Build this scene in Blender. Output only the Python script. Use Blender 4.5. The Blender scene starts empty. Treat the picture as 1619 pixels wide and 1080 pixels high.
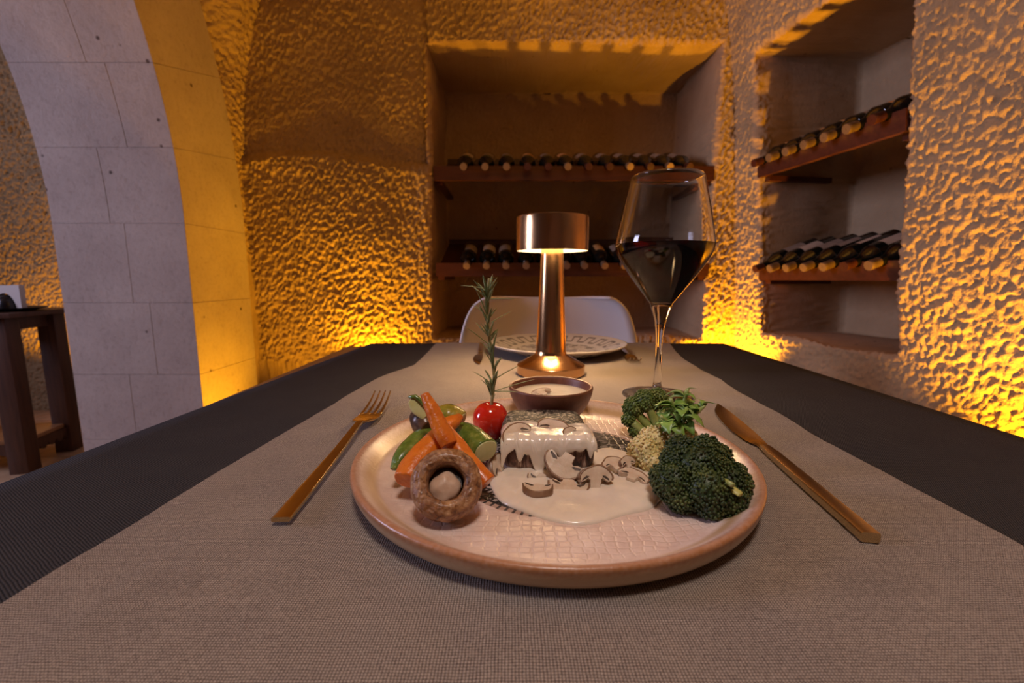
import bpy, bmesh, math, random
import numpy as np
from math import pi, sin, cos, sqrt, atan2, radians
from mathutils import Vector, Matrix, noise
random.seed(7); rng = np.random.default_rng(7)
C = bpy.context.scene.collection
SC = bpy.context.scene

# ------------------------------------------------------------------ camera
HC = 0.901; F = 700.0; PITCH = math.atan(100/700)
cd = bpy.data.cameras.new('camera'); cam = bpy.data.objects.new('camera', cd); C.objects.link(cam)
cam.location = (0, 0, HC); cam.rotation_euler = (pi/2-PITCH, 0, 0)
cd.sensor_width = 36; cd.lens = 36*F/1619; cd.clip_start = 0.01; cd.clip_end = 60
cd.dof.use_dof = True; cd.dof.focus_distance = 0.36; cd.dof.aperture_fstop = 9.0
SC.camera = cam

# ------------------------------------------------------------------ world and exposure
w = bpy.data.worlds.new('world'); SC.world = w; w.use_nodes = True
w.node_tree.nodes['Background'].inputs[0].default_value = (0.9, 0.55, 0.35, 1)
w.node_tree.nodes['Background'].inputs[1].default_value = 0.01
SC.view_settings.view_transform = 'Standard'; SC.view_settings.look = 'None'
SC.view_settings.gamma = 1; SC.view_settings.use_curve_mapping = False
SC.view_settings.exposure = 0.0

# ------------------------------------------------------------------ lights
AMB = (1.0, 0.43, 0.008); COOL = (0.69, 0.68, 1.0); WARM = (1.0, 0.68, 0.36)
def aim(o, d): o.rotation_euler = Vector(d).to_track_quat('-Z', 'Y').to_euler()
def spot(loc, d, watt, ang=100, blend=0.6, col=AMB, rad=0.02):
    l = bpy.data.lights.new('uplight_or_fill', 'SPOT'); l.energy = watt; l.color = col
    l.spot_size = radians(ang); l.spot_blend = blend; l.shadow_soft_size = rad
    o = bpy.data.objects.new('uplight_or_fill', l); C.objects.link(o); o.location = loc; aim(o, d); return o
def area(loc, d, watt, sx, sy, col, spread=180):
    l = bpy.data.lights.new('area_light', 'AREA'); l.energy = watt; l.color = col
    l.shape = 'RECTANGLE'; l.size = sx; l.size_y = sy; l.spread = radians(spread)
    o = bpy.data.objects.new('area_light', l); C.objects.link(o); o.location = loc; aim(o, d); return o
spot((-0.64, 1.945, 0.36), (0.04, 0.10, 1), 46, 118, 1.0)           # foot of the back wall, left of the niche
spot((-0.86, 1.74, 0.05), (-0.30, -0.02, 1), 46, 100, 1.0)          # foot of the arch, room side
spot((0.97, 1.93, 0.40), (0.06, 0.10, 1), 50, 110)           # corner of back and right walls
spot((1.10, 0.80, 0.30), (0.14, 0.12, 1), 100, 112)           # foot of the right wall
spot((-2.75, 2.70, 0.12), (-0.25, 0.12, 1), 40, 110)         # second room
area((-4.5, 0.2, 1.9), (1, 0.25, -0.15), 43, 1.0, 1.6, COOL, 118)     # daylight entering through the second room
spot((0.05, -0.35, 2.4), (0.02, 0.28, -1), 57, 50, 0.9, (1.0, 0.85, 0.76), 0.16)   # added overhead fill to brighten table front and food, no fixture
area((0.15, 0.5, 2.5), (0, 1, -0.75), 3.6, 1.2, 1.2, (1.0, 0.44, 0.05))   # added amber fill standing in for light bounced off the vault

# ------------------------------------------------------------------ helpers
cp, sp = cos(PITCH), sin(PITCH)
def ray(px, py):
    a = (px-809.5)/F; b = (540-py)/F
    return Vector((a, cp+b*sp, -sp+b*cp))
def pz(px, py, z): d = ray(px, py); return d*((z-HC)/d.z)+Vector((0, 0, HC))
def pY(px, py, y): d = ray(px, py); return d*(y/d.y)+Vector((0, 0, HC))

def tag(o, label=None, cat=None, group=None, kind=None):
    if label: o['label'] = label
    if cat: o['category'] = cat
    if group: o['group'] = group
    if kind: o['kind'] = kind
    return o
def thing(name, label, cat, loc=(0, 0, 0), group=None, rot=(0, 0, 0)):
    o = bpy.data.objects.new(name, None); C.objects.link(o); o.location = loc; o.rotation_euler = rot
    o.empty_display_size = 0.01
    return tag(o, label, cat, group)
def mesh(name, V, Fc, mat, parent=None, smooth=True, kind=None):
    me = bpy.data.meshes.new(name); me.from_pydata([tuple(v) for v in V], [], Fc); me.update()
    return link(name, me, mat, parent, smooth, kind)
def link(name, me, mat, parent=None, smooth=True, kind=None):
    if smooth: me.polygons.foreach_set('use_smooth', [True]*len(me.polygons))
    if mat is not None: me.materials.append(mat)
    o = bpy.data.objects.new(name, me); C.objects.link(o)
    if parent is not None: o.parent = parent
    if kind: o['kind'] = kind
    return o
def frombm(name, bm, mat, parent=None, smooth=True, kind=None):
    bmesh.ops.recalc_face_normals(bm, faces=bm.faces)
    me = bpy.data.meshes.new(name); bm.to_mesh(me); bm.free()
    return link(name, me, mat, parent, smooth, kind)
def autosmooth(o, ang=40):
    me = o.data
    bm = bmesh.new(); bm.from_mesh(me)
    for e in bm.edges:
        if len(e.link_faces) == 2 and e.calc_face_angle(0) > radians(ang): e.smooth = False
    bm.to_mesh(me); bm.free(); return o
def box_bm(bm, x0, x1, y0, y1, z0, z1, M=None, bev=0):
    vs = [bm.verts.new((x, y, z)) for z in (z0, z1) for y in (y0, y1) for x in (x0, x1)]
    fs = [(0, 2, 3, 1), (4, 5, 7, 6), (0, 1, 5, 4), (1, 3, 7, 5), (3, 2, 6, 7), (2, 0, 4, 6)]
    ff = [bm.faces.new([vs[i] for i in f]) for f in fs]
    if bev:
        es = set(e for f in ff for e in f.edges)
        r = bmesh.ops.bevel(bm, geom=list(es), offset=bev, segments=2, affect='EDGES', profile=0.6)
        vs = list(set(v for f in r['faces'] for v in f.verts))
        vs = list(set(vs) | set(v for f in bm.faces for v in f.verts if f.is_valid and v.is_valid)) if M is None else vs
    if M is not None: bmesh.ops.transform(bm, matrix=M, verts=bm.verts[:])
def box(name, x0, x1, y0, y1, z0, z1, mat, parent=None, bev=0, kind=None):
    bm = bmesh.new(); box_bm(bm, x0, x1, y0, y1, z0, z1, None, bev)
    return autosmooth(frombm(name, bm, mat, parent, True, kind), 50)
def lathe(prof, n=48, cap0=False, cap1=False):
    V = []; Fc = []
    for r, z in prof:
        for k in range(n): V.append((r*cos(2*pi*k/n), r*sin(2*pi*k/n), z))
    for i in range(len(prof)-1):
        for k in range(n):
            k2 = (k+1) % n; Fc.append((i*n+k, i*n+k2, (i+1)*n+k2, (i+1)*n+k))
    if cap0: Fc.append(tuple(range(n))[::-1])
    if cap1: Fc.append(tuple((len(prof)-1)*n+k for k in range(n)))
    return V, Fc
def smoothprof(P, sub=4):
    out = []
    for i in range(len(P)-1):
        p0 = P[max(i-1, 0)]; p1 = P[i]; p2 = P[i+1]; p3 = P[min(i+2, len(P)-1)]
        for k in range(sub):
            t = k/sub
            out.append(tuple(0.5*((2*b)+(-a+c)*t+(2*a-5*b+4*c-d)*t*t+(-a+3*b-3*c+d)*t**3) for a, b, c, d in zip(p0, p1, p2, p3)))
    out.append(P[-1]); return out
def loft(path, ws, hs, n=12, power=2.0, up=(0, 0, 1), caps=True):
    """closed tube along path; width across = ws, thickness = hs, superellipse power"""
    V = []; Fc = []; m = len(path); path = [Vector(p) for p in path]; up = Vector(up)
    for i, p in enumerate(path):
        t = (path[min(i+1, m-1)]-path[max(i-1, 0)]).normalized()
        s = t.cross(up)
        if s.length < 1e-4: s = t.cross(Vector((0, 1, 0)))
        s.normalize(); u = s.cross(t).normalized()
        for k in range(n):
            a = 2*pi*(k+0.5)/n; ca, sa = cos(a), sin(a)
            x = math.copysign(abs(ca)**(2/power), ca); y = math.copysign(abs(sa)**(2/power), sa)
            V.append(p+s*(x*ws[i])+u*(y*hs[i]))
    for i in range(m-1):
        for k in range(n):
            k2 = (k+1) % n; Fc.append((i*n+k, i*n+k2, (i+1)*n+k2, (i+1)*n+k))
    if caps: Fc += [tuple(range(n))[::-1], tuple((m-1)*n+k for k in range(n))]
    return V, Fc
def nz(p, s): return noise.noise(Vector(p)*s)
def jitter(V, amp, s, seed=0):
    off = Vector((seed*3.7, seed*1.3, seed*2.1))
    return [Vector(v)+noise.noise_vector(Vector(v)*s+off)*amp for v in V]
def sub(o, lv=1):
    m = o.modifiers.new('sub', 'SUBSURF'); m.levels = lv; m.render_levels = lv; return o

# ------------------------------------------------------------------ materials
class N:
    def __init__(s, name):
        s.m = bpy.data.materials.new(name); s.m.use_nodes = True; s.t = s.m.node_tree
        s.b = s.t.nodes['Principled BSDF']; s.tc = None
    def co(s):
        if not s.tc: s.tc = s.t.nodes.new('ShaderNodeTexCoord')
        return s.tc.outputs['Object']
    def map(s, sc=(1, 1, 1), rot=(0, 0, 0)):
        n = s.t.nodes.new('ShaderNodeMapping'); n.inputs['Scale'].default_value = sc; n.inputs['Rotation'].default_value = rot
        s.t.links.new(s.co(), n.inputs['Vector']); return n.outputs[0]
    def noise(s, scale, det=4, rough=0.6, vec=None, dist=0):
        n = s.t.nodes.new('ShaderNodeTexNoise'); n.inputs['Scale'].default_value = scale; n.inputs['Detail'].default_value = det
        n.inputs['Roughness'].default_value = rough; n.inputs['Distortion'].default_value = dist
        s.t.links.new(vec or s.co(), n.inputs['Vector']); return n.outputs[0]
    def vor(s, scale, feat='F1', vec=None, out='Distance'):
        n = s.t.nodes.new('ShaderNodeTexVoronoi'); n.feature = feat; n.inputs['Scale'].default_value = scale
        s.t.links.new(vec or s.co(), n.inputs['Vector']); return n.outputs[out]
    def wave(s, scale, dir='X', dist=0, vec=None, det=2, dsc=1):
        n = s.t.nodes.new('ShaderNodeTexWave'); n.bands_direction = dir; n.inputs['Scale'].default_value = scale
        n.inputs['Distortion'].default_value = dist; n.inputs['Detail'].default_value = det; n.inputs['Detail Scale'].default_value = dsc
        s.t.links.new(vec or s.co(), n.inputs['Vector']); return n.outputs['Fac']
    def ramp(s, fac, stops, const=False):
        n = s.t.nodes.new('ShaderNodeValToRGB'); e = n.color_ramp.elements
        if const: n.color_ramp.interpolation = 'CONSTANT'
        while len(e) < len(stops): e.new(0.5)
        for k, (p, c) in enumerate(stops):
            e[k].position = p; e[k].color = (c[0], c[1], c[2], 1) if not isinstance(c, (int, float)) else (c, c, c, 1)
        s.t.links.new(fac, n.inputs[0]); return n.outputs[0]
    def math(s, op, a, b=None):
        n = s.t.nodes.new('ShaderNodeMath'); n.operation = op
        for k, v in enumerate((a, b)):
            if v is None: continue
            if isinstance(v, (int, float)): n.inputs[k].default_value = v
            else: s.t.links.new(v, n.inputs[k])
        return n.outputs[0]
    def mix(s, fac, a, b, mode='MIX'):
        n = s.t.nodes.new('ShaderNodeMix'); n.data_type = 'RGBA'; n.blend_type = mode
        for k, v in ((0, fac), (6, a), (7, b)):
            if isinstance(v, (int, float)): n.inputs[k].default_value = v
            elif isinstance(v, tuple): n.inputs[k].default_value = (v[0], v[1], v[2], 1)
            else: s.t.links.new(v, n.inputs[k])
        return n.outputs[2]
    def sep(s):
        n = s.t.nodes.new('ShaderNodeSeparateXYZ'); s.t.links.new(s.co(), n.inputs[0]); return n.outputs
    def set(s, **k):
        for a, v in k.items():
            i = s.b.inputs[a.replace('_', ' ')]
            if isinstance(v, tuple): i.default_value = (v[0], v[1], v[2], 1)
            elif isinstance(v, (int, float)): i.default_value = v
            else: s.t.links.new(v, i)
        return s
    def bump(s, h, strength=0.5, dist=0.001, chain=None):
        n = s.t.nodes.new('ShaderNodeBump'); n.inputs['Strength'].default_value = strength; n.inputs['Distance'].default_value = dist
        s.t.links.new(h, n.inputs['Height'])
        if chain: s.t.links.new(chain, n.inputs['Normal'])
        s.t.links.new(n.outputs[0], s.b.inputs['Normal']); return n.outputs[0]

def simple(name, c1, c2=None, rough=0.5, sc=60, bump=0, bsc=200, metal=0, bd=0.0005, **k):
    m = N(name)
    if c2: m.set(Base_Color=m.ramp(m.noise(sc, 4), [(0.35, c1), (0.65, c2)]))
    else: m.set(Base_Color=c1)
    m.set(Roughness=rough, Metallic=metal, **k)
    if bump: m.bump(m.noise(bsc, 4), bump, bd)
    return m.m

def rockmat(name, a, b, bs=1.0):
    m = N(name)
    c = m.ramp(m.noise(6, 6), [(0.3, a), (0.7, b)])
    pits = m.ramp(m.vor(9), [(0.03, (0.18, 0.12, 0.08)), (0.07, (1, 1, 1))])
    m.set(Base_Color=m.mix(0.6, c, pits, 'MULTIPLY'), Roughness=0.95)
    v1 = m.map((1, 1, 0.6), (0.3, 0.5, 0.2))
    n1 = m.bump(m.noise(95, 3, 0.6, v1), 0.7*bs, 0.006)
    m.bump(m.noise(150, 3, 0.6), 0.6*bs, 0.003, n1)
    return m.m
ROCK = rockmat('chiselled_rock', (0.38, 0.265, 0.14), (0.49, 0.35, 0.19))
ROCK_IN = rockmat('niche_rock', (0.42, 0.28, 0.15), (0.50, 0.35, 0.20), 0.35)
def stonemat():
    m = N('smooth_stone')
    c = m.ramp(m.noise(5, 8, 0.65), [(0.3, (0.44, 0.36, 0.31)), (0.7, (0.56, 0.475, 0.41))])
    sp_ = m.ramp(m.vor(9), [(0.04, (0.14, 0.08, 0.05)), (0.075, (1, 1, 1))])
    fine = m.ramp(m.noise(60, 6, 0.7), [(0.25, (0.65, 0.58, 0.55)), (0.5, (1, 1, 1))])
    c = m.mix(0.6, c, fine, 'MULTIPLY'); c = m.mix(0.9, c, sp_, 'MULTIPLY')
    m.set(Base_Color=c, Roughness=0.85)
    m.bump(m.noise(30, 8, 0.75), 0.5, 0.005); return m.m
STONE = stonemat()
MORTAR = simple('mortar', (0.38, 0.31, 0.26), (0.46, 0.38, 0.32), 0.9, 30)
TILE = simple('floor_stone', (0.42, 0.27, 0.15), (0.55, 0.37, 0.22), 0.5, 12, 0.2, 60)
def woodmat(name, a, b, rough=0.4, sc=(1, 12, 12)):
    m = N(name); v = m.map(sc)
    m.set(Base_Color=m.ramp(m.noise(6, 6, 0.6, v, 0.6), [(0.3, a), (0.7, b)]), Roughness=rough)
    m.bump(m.noise(12, 4, 0.6, v), 0.2, 0.001); return m.m
SHELFW = woodmat('red_brown_wood', (0.045, 0.012, 0.006), (0.085, 0.024, 0.011))
TABLEW = woodmat('brown_table_wood', (0.05, 0.018, 0.008), (0.10, 0.038, 0.016), 0.4, (12, 12, 1))

def cloth(name, a, b, per, rough=0.9, twill=False, hi=None):
    m = N(name); s = 0.3142/per
    rot = (0, 0, radians(32)) if twill else (0, 0, 0)
    v = m.map((1, 1, 1), rot)
    wx = m.wave(s, 'X', 1.6, v, 1, 0.5); wy = m.wave(s*(0.9 if twill else 1.0), 'Y', 2.2, v, 1, 0.5)
    h = m.math('MULTIPLY', wx, wy)
    big = m.noise(25, 4); fine = m.noise(900, 2)
    f = m.math('ADD', m.math('MULTIPLY', h, 0.75), m.math('MULTIPLY', fine, 0.6))
    c = m.ramp(f, [(0.28, a), (0.78, b)])
    c = m.mix(0.35, c, m.ramp(big, [(0.35, (0.72, 0.68, 0.7)), (0.65, (1.05, 1.0, 0.95))]), 'MULTIPLY')
    m.set(Base_Color=c, Roughness=rough, Sheen_Weight=0.0 if twill else 0.1)
    m.b.inputs['Specular IOR Level'].default_value = 0.15
    m.bump(h, 0.7, 0.0005); return m.m
DENIM = cloth('black_denim_cloth', (0.008, 0.008, 0.010), (0.085, 0.078, 0.082), 0.0013, 0.9, True)
LINEN = cloth('beige_linen_cloth', (0.09, 0.065, 0.055), (0.53, 0.445, 0.37), 0.00135)

# ------------------------------------------------------------------ numpy noise for the rock
_perm = rng.permutation(256); _perm = np.concatenate([_perm, _perm, _perm])
_g = rng.normal(size=(256, 3)); _g /= np.linalg.norm(_g, axis=1)[:, None]
def perlin(P):
    i = np.floor(P).astype(int); f = P-i; u = f*f*f*(f*(f*6-15)+10); i &= 255; r = 0
    for dx in (0, 1):
        for dy in (0, 1):
            for dz in (0, 1):
                h = _perm[_perm[_perm[(i[:, 0]+dx) & 255]+((i[:, 1]+dy) & 255)]+((i[:, 2]+dz) & 255)]
                d = (_g[h]*(f-np.array([dx, dy, dz]))).sum(1)
                wt = (u[:, 0] if dx else 1-u[:, 0])*(u[:, 1] if dy else 1-u[:, 1])*(u[:, 2] if dz else 1-u[:, 2])
                r = r+d*wt
    return r*1.6
def rockh(P, rough):
    """pick-marked rock relief in metres"""
    R = np.array([[0.86, 0.1, -0.5], [0.1, 0.95, 0.3], [0.5, -0.3, 0.81]])
    Q = P@R.T
    h = perlin(P*3.1+7)*0.020
    h += perlin(Q*np.array([88, 88, 52.]))*0.0112*rough
    h += perlin(Q*np.array([150, 150, 100.])+31)*0.0045*rough
    return h
def rock_surface(name, S, Z, D, hole, fn, mat, ampf=None, parent=None, kind='structure', keep=None, edge=0.018, inmat=None):
    """grid over (s,z) with an optional box niche (i0,i1,j0,j1) of depths D; fn(s,z,d)->(x,y,z) arrays"""
    idx = {}; K = []; Fc = []; inner = []
    def v(i, j, k):
        q = (i, j, k)
        if q not in idx: idx[q] = len(K); K.append(q)
        return idx[q]
    if hole: i0, i1, j0, j1 = hole
    for i in range(len(S)-1):
        for j in range(len(Z)-1):
            if hole and i0 <= i < i1 and j0 <= j < j1: continue
            if keep and not keep(0.5*(S[i]+S[i+1]), 0.5*(Z[j]+Z[j+1])): continue
            Fc.append((v(i, j, 0), v(i+1, j, 0), v(i+1, j+1, 0), v(i, j+1, 0)))
    nf = len(Fc)
    if hole:
        m = len(D)-1
        for k in range(m):
            for j in range(j0, j1):
                Fc.append((v(i0, j, k), v(i0, j, k+1), v(i0, j+1, k+1), v(i0, j+1, k)))
                Fc.append((v(i1, j, k+1), v(i1, j, k), v(i1, j+1, k), v(i1, j+1, k+1)))
            for i in range(i0, i1):
                Fc.append((v(i, j0, k), v(i+1, j0, k), v(i+1, j0, k+1), v(i, j0, k+1)))
                Fc.append((v(i, j1, k+1), v(i+1, j1, k+1), v(i+1, j1, k), v(i, j1, k)))
        for i in range(i0, i1):
            for j in range(j0, j1): Fc.append((v(i, j, m), v(i+1, j, m), v(i+1, j+1, m), v(i, j+1, m)))
    K = np.array(K); s = np.array(S)[K[:, 0]].astype(float); z = np.array(Z)[K[:, 1]].astype(float); d = np.zeros(len(K))
    if hole:
        d = np.array(D)[K[:, 2]].astype(float)
        s00, s11, z00, z11 = S[i0], S[i1], Z[j0], Z[j1]
        qs = np.maximum(np.maximum(s00-s, s-s11), 0); qz = np.maximum(np.maximum(z00-z, z-z11), 0)
        ws = np.clip(1-qs/(5*edge), 0, 1)*np.clip(1-qz/(3*edge), 0, 1); wz_ = np.clip(1-qz/(5*edge), 0, 1)*np.clip(1-qs/(3*edge), 0, 1)
        fr = (K[:, 2] == 0)
        dd = np.clip(edge-d, 0, edge); e = edge-np.sqrt(np.maximum(edge**2-dd**2, 0))   # rounded mouth of the niche
        inz = (K[:, 1] >= j0) & (K[:, 1] <= j1); ins = (K[:, 0] >= i0) & (K[:, 0] <= i1)
        e = e*0.8
        s = s+np.where(fr, np.where(s <= s00, -1, np.where(s >= s11, 1, 0))*edge*0.8*ws, np.where((K[:, 0] == i0) & inz, -e, 0)+np.where((K[:, 0] == i1) & inz, e, 0))
        z = z+np.where(fr, np.where(z <= z00, -1, np.where(z >= z11, 1, 0))*edge*0.8*wz_, np.where((K[:, 1] == j0) & ins, -e, 0)+np.where((K[:, 1] == j1) & ins, e, 0))
    P = np.stack(fn(s, z, d), 1)
    me = bpy.data.meshes.new(name); me.from_pydata(P.tolist(), [], Fc); me.update()
    nr = np.zeros(len(K)*3); me.vertex_normals.foreach_get('vector', nr); nr = nr.reshape(-1, 3)
    rough = ampf(s, z, d) if ampf else 1.0
    P = P+nr*rockh(P, rough)[:, None]
    me.vertices.foreach_set('co', P.ravel()); me.update()
    o = link(name, me, mat, parent, True, kind)
    if inmat:
        me.materials.append(inmat); mi = np.zeros(len(Fc), dtype=np.int32); mi[nf:] = 1
        me.polygons.foreach_set('material_index', mi)
    return o
def seg(*parts):
    out = []
    for a, b, st in parts:
        n = max(1, int(round(abs(b-a)/st))); out += list(np.linspace(a, b, n+1)[:-1])
    out.append(parts[-1][1]); return out

# ------------------------------------------------------------------ setting
YB = 2.1
def near(L, v): return int(np.argmin(abs(np.array(L)-v)))
# back wall with the wide niche
Sb = seg((-1.45, -1.2, 0.03), (-1.2, 1.12, 0.0055), (1.12, 1.3, 0.04)); Zb = seg((0, 0.5, 0.05), (0.5, 2.12, 0.0055), (2.12, 3.1, 0.05))
def f_back(s, z, d):
    step = np.where(s < -0.36, 1, 0)*0.034/(1+np.exp(-(z-1.425-0.03*np.sin(s*5))/0.006))
    lean = 0.03*np.clip(z-0.6, 0, 9)-0.022*(1/(1+np.exp(-(z-1.43)/0.01)))*0
    bul = np.where(s < -0.36, 0.035*np.cos((z-0.9)*1.4)*np.sin(np.clip((s+1.2)/0.84, 0, 1)*pi), 0)
    return s, YB+d+np.where(d > 0, 0, step)-lean*np.where(d > 0.3, 0.3, 1)-bul, z
def a_back(s, z, d):
    a = np.where(d > 0.02, 0.3, 1.0)
    a = np.where((z > 1.43) & (s < -0.36) & (d <= 0.02), 0.75, a)
    return a
hb = (near(Sb, -0.372), near(Sb, 0.905), near(Zb, 0.42+0.2), near(Zb, 1.90))
rock_surface('wall_back', Sb, Zb, seg((0, 0.06, 0.006), (0.06, 0.5, 0.03)), hb, f_back, ROCK, a_back, inmat=ROCK_IN)
# right wall with the tall niche; s runs from the back corner towards the entrance
Sr = seg((-0.08, 1.45, 0.0055), (1.45, 4.8, 0.06)); Zr = seg((0, 0.45, 0.05), (0.45, 2.2, 0.0055), (2.2, 3.1, 0.05))
dx, dy = 0.157/1.0123, -1/1.0123
def g_lean(z): return 0.09*np.clip(z-0.65, 0, 9)+0.10*np.clip(z-1.4, 0, 9)**2
def f_right(s, z, d):
    return 1.065+dx*s-g_lean(z)*np.where(d > 0.2, 0.3, 1)+d*(-dy), YB+dy*s+d*dx, z
def rw(s, z, d): return Vector([float(q) for q in f_right(np.array(s), np.array(z), np.array(d))])
hr = (near(Sr, 0.165), near(Sr, 0.772), near(Zr, 0.665), near(Zr, 1.80))
rock_surface('wall_right', Sr, Zr, seg((0, 0.06, 0.006), (0.06, 0.42, 0.03)), hr, f_right, ROCK,
             lambda s, z, d: np.where(d > 0.02, 0.3, 0.9), inmat=ROCK_IN)
# left wall above and beyond the dressed-stone arch
def xl(z): return 0.28*np.clip(z-1.4, 0, 9)**2
RI, RO, AC, ZS = 1.9, 2.27, -0.235, 1.1
def inside_ring(y, z, R): return (abs(y-AC) < R) if z < ZS else ((y-AC)**2+(z-ZS)**2 < R*R)
Sl = seg((-2.7, 1.2, 0.05), (1.2, 2.2, 0.007)); Zl = seg((0, 1.0, 0.05), (1.0, 2.3, 0.005), (2.3, 3.1, 0.05))
def f_left(s, z, d):
    dist = np.where(z < ZS, np.abs(s-AC)-RO, np.sqrt((s-AC)**2+np.clip(z-ZS, 0, 9)**2)-RO)
    return -1.212+xl(z)*np.clip((dist+0.01)/0.12, 0, 1), s, z
rock_surface('wall_left', Sl, Zl, [0], None, f_left, ROCK, None,
             keep=lambda y, z: not inside_ring(y, z, RO-0.012))
# arch of dressed blocks: jambs and ring, both a child block each
arch = bpy.data.objects.new('trim_1', None); C.objects.link(arch); arch['kind'] = 'structure'
def ringpt(t, R):   # t = arc length along inner edge from the floor of the far jamb
    if t <= ZS: return AC+R, t
    a = (t-ZS)/RI
    return AC+R*cos(a), ZS+R*sin(a)
def ring_block(t0, t1, x0, x1, inset, mat, name, bev, R0=RI, R1=RO):
    bm = bmesh.new(); n = 5; rows = []
    for k in range(n):
        t = t0+(t1-t0)*k/(n-1); row = []
        for R, x in ((R0+inset, x0), (R0+inset, x1), (R1-inset, x1), (R1-inset, x0)):
            y, z = ringpt(t, R); row.append(bm.verts.new((x, y, z)))
        rows.append(row)
    for a, b in zip(rows, rows[1:]):
        for q in range(4): bm.faces.new((a[q], a[(q+1) % 4], b[(q+1) % 4], b[q]))
    bm.faces.new(rows[0]); bm.faces.new(rows[-1][::-1])
    if bev:
        bmesh.ops.recalc_face_normals(bm, faces=bm.faces)
        es = [e for e in bm.edges if len(e.link_faces) == 2 and e.calc_face_angle(0) > 0.8]
        bmesh.ops.bevel(bm, geom=es, offset=bev, segments=2, affect='EDGES')
    return autosmooth(frombm(name, bm, mat, arch), 35)
ts = [0]; 
while ts[-1] < 3.75: ts.append(ts[-1]+random.choice((0.26, 0.275, 0.29)))
for k in range(len(ts)-1):
    sx = (-1.42, -1.47, -1.36)[k % 3]
    ring_block(ts[k]+0.0003, ts[k+1]-0.0003, -1.685, sx-0.0002, 0, STONE, 'stone_block', 0.0009)
    ring_block(ts[k]+0.0003, ts[k+1]-0.0003, sx+0.0002, -1.198, 0, STONE, 'stone_block', 0.0009)
for k in range(12): ring_block(0.312*k, 0.312*(k+1), -1.68, -1.2, 0.002, MORTAR, 'mortar_core', 0)
jb = bmesh.new(); box_bm(jb, -1.685, -1.18, AC-RO, AC-RI, 0, 1.1); frombm('stone_jamb', jb, STONE, arch, False)
# floor, ceiling, front wall
box('floor', -5.0, 2.2, -2.8, 3.2, -0.1, -0.012, MORTAR, kind='structure')
fl = bpy.data.objects['floor']
tm = None
for ix in range(8):
    for iy in range(8):
        x = -3.7+ix*0.30; y = 0.95+iy*0.30
        if y > 2.95 or (x > -1.4 and y > 1.95): continue
        o = box('tile', x+0.002, x+0.298, y+0.002, y+0.298, -0.02, 0.0, TILE, fl, 0.002) if tm is None else None
        if tm is None: tm = o.data; bx0, by0 = x, y
        else:
            o = bpy.data.objects.new('tile', tm); C.objects.link(o); o.parent = fl; o.location = (x-bx0, y-by0, random.uniform(-0.0008, 0.0008))
rock_surface('ceiling', seg((-5.0, 2.0, 0.08)), seg((-2.8, 3.2, 0.08)), [0], None,
             lambda s, z, d: (s, z, 3.0+0*s), ROCK)
box('wall_front', -5.0, 2.2, -2.8, -2.7, 0, 3.1, STONE, kind='structure')
# second room: rough rock behind the arch
rock_surface('wall_far_back', seg((-5.0, -3.8, 0.06), (-3.8, -1.7, 0.006)), seg((0, 2.4, 0.007), (2.4, 3.1, 0.06)), [0], None,
             lambda s, z, d: (s, 3.0-0.10*np.clip(z-0.6, 0, 9)+0.12*(s+3), z), ROCK, lambda s, z, d: 1.3)
box('wall_far_left', -5.1, -5.0, -2.8, 3.3, 0, 3.1, ROCK, kind='structure')
box('wall_divider', -1.68, -1.24, 2.0, 3.1, 0, 3.0, STONE, kind='structure')

# ------------------------------------------------------------------ dining table, cloth, runner
WOODT = woodmat('table_leg_wood', (0.12, 0.06, 0.03), (0.2, 0.1, 0.05))
t = thing('dining_table', 'dining table hidden under the black cloth in the foreground', 'table', (0, 0, 0))
box('tabletop', -0.375, 0.465, -0.12, 1.0, 0.715, 0.747, WOODT, t, 0.003)
for x in (-0.32, 0.42):
    for y in (-0.06, 0.93): box('leg', x-0.03, x+0.03, y-0.03, y+0.03, 0, 0.715, WOODT, t, 0.004)
box('apron', -0.29, 0.39, 0.915, 0.935, 0.64, 0.715, WOODT, t)
def xL(y): return -0.402+0.0705*y
def xR(y): return 0.486+0.009*y
def drape():
    V = []; Fc = []; n = 60; ny = 70; rows = []
    y0, y1 = -0.14, 1.026
    def P(u, v):   # u,v in 0..1 on top plus skirt outside
        uu = min(max(u, 0), 1); vv = min(max(v, 0), 1); y = y0+(y1-y0)*vv; x = xL(y)+(xR(y)-xL(y))*uu
        drop = 0; ou = (u-uu); ov = (v-vv)
        if ou or ov:
            drop = min(0.24, max(abs(ou)*1.0, abs(ov)*1.0)); fl_ = 0.012*sin(drop/0.24*pi/2)+0.006*sin((x+y)*40)*drop/0.24
            if ou: x += math.copysign(fl_, ou)
            if ov: y += math.copysign(fl_, ov)
        return (x, y, 0.75-drop)
    us = [-0.24, -0.16, -0.08, -0.02, -0.005]+[k/40 for k in range(41)]+[1.005, 1.02, 1.08, 1.16, 1.24]
    for v in us:
        rows.append([len(V)+k for k in range(len(us))]); V += [P(u, v) for u in us]
    for a, b in zip(rows, rows[1:]):
        for k in range(len(us)-1): Fc.append((a[k], a[k+1], b[k+1], b[k]))
    return V, Fc
o = mesh('tablecloth', *drape(), DENIM)
so = o.modifiers.new('s', 'SOLIDIFY'); so.thickness = 0.0012; so.offset = -1
tag(o, 'black denim-textured cloth covering the dining table', 'tablecloth')
RLp = [(-0.14, -0.250), (0.185, -0.238), (0.23, -0.235), (0.298, -0.230), (0.366, -0.226), (0.439, -0.221), (0.505, -0.216), (0.565, -0.212), (0.653, -0.203), (0.70, -0.190), (0.76, -0.170), (0.9, -0.172), (1.026, -0.177)]
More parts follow.
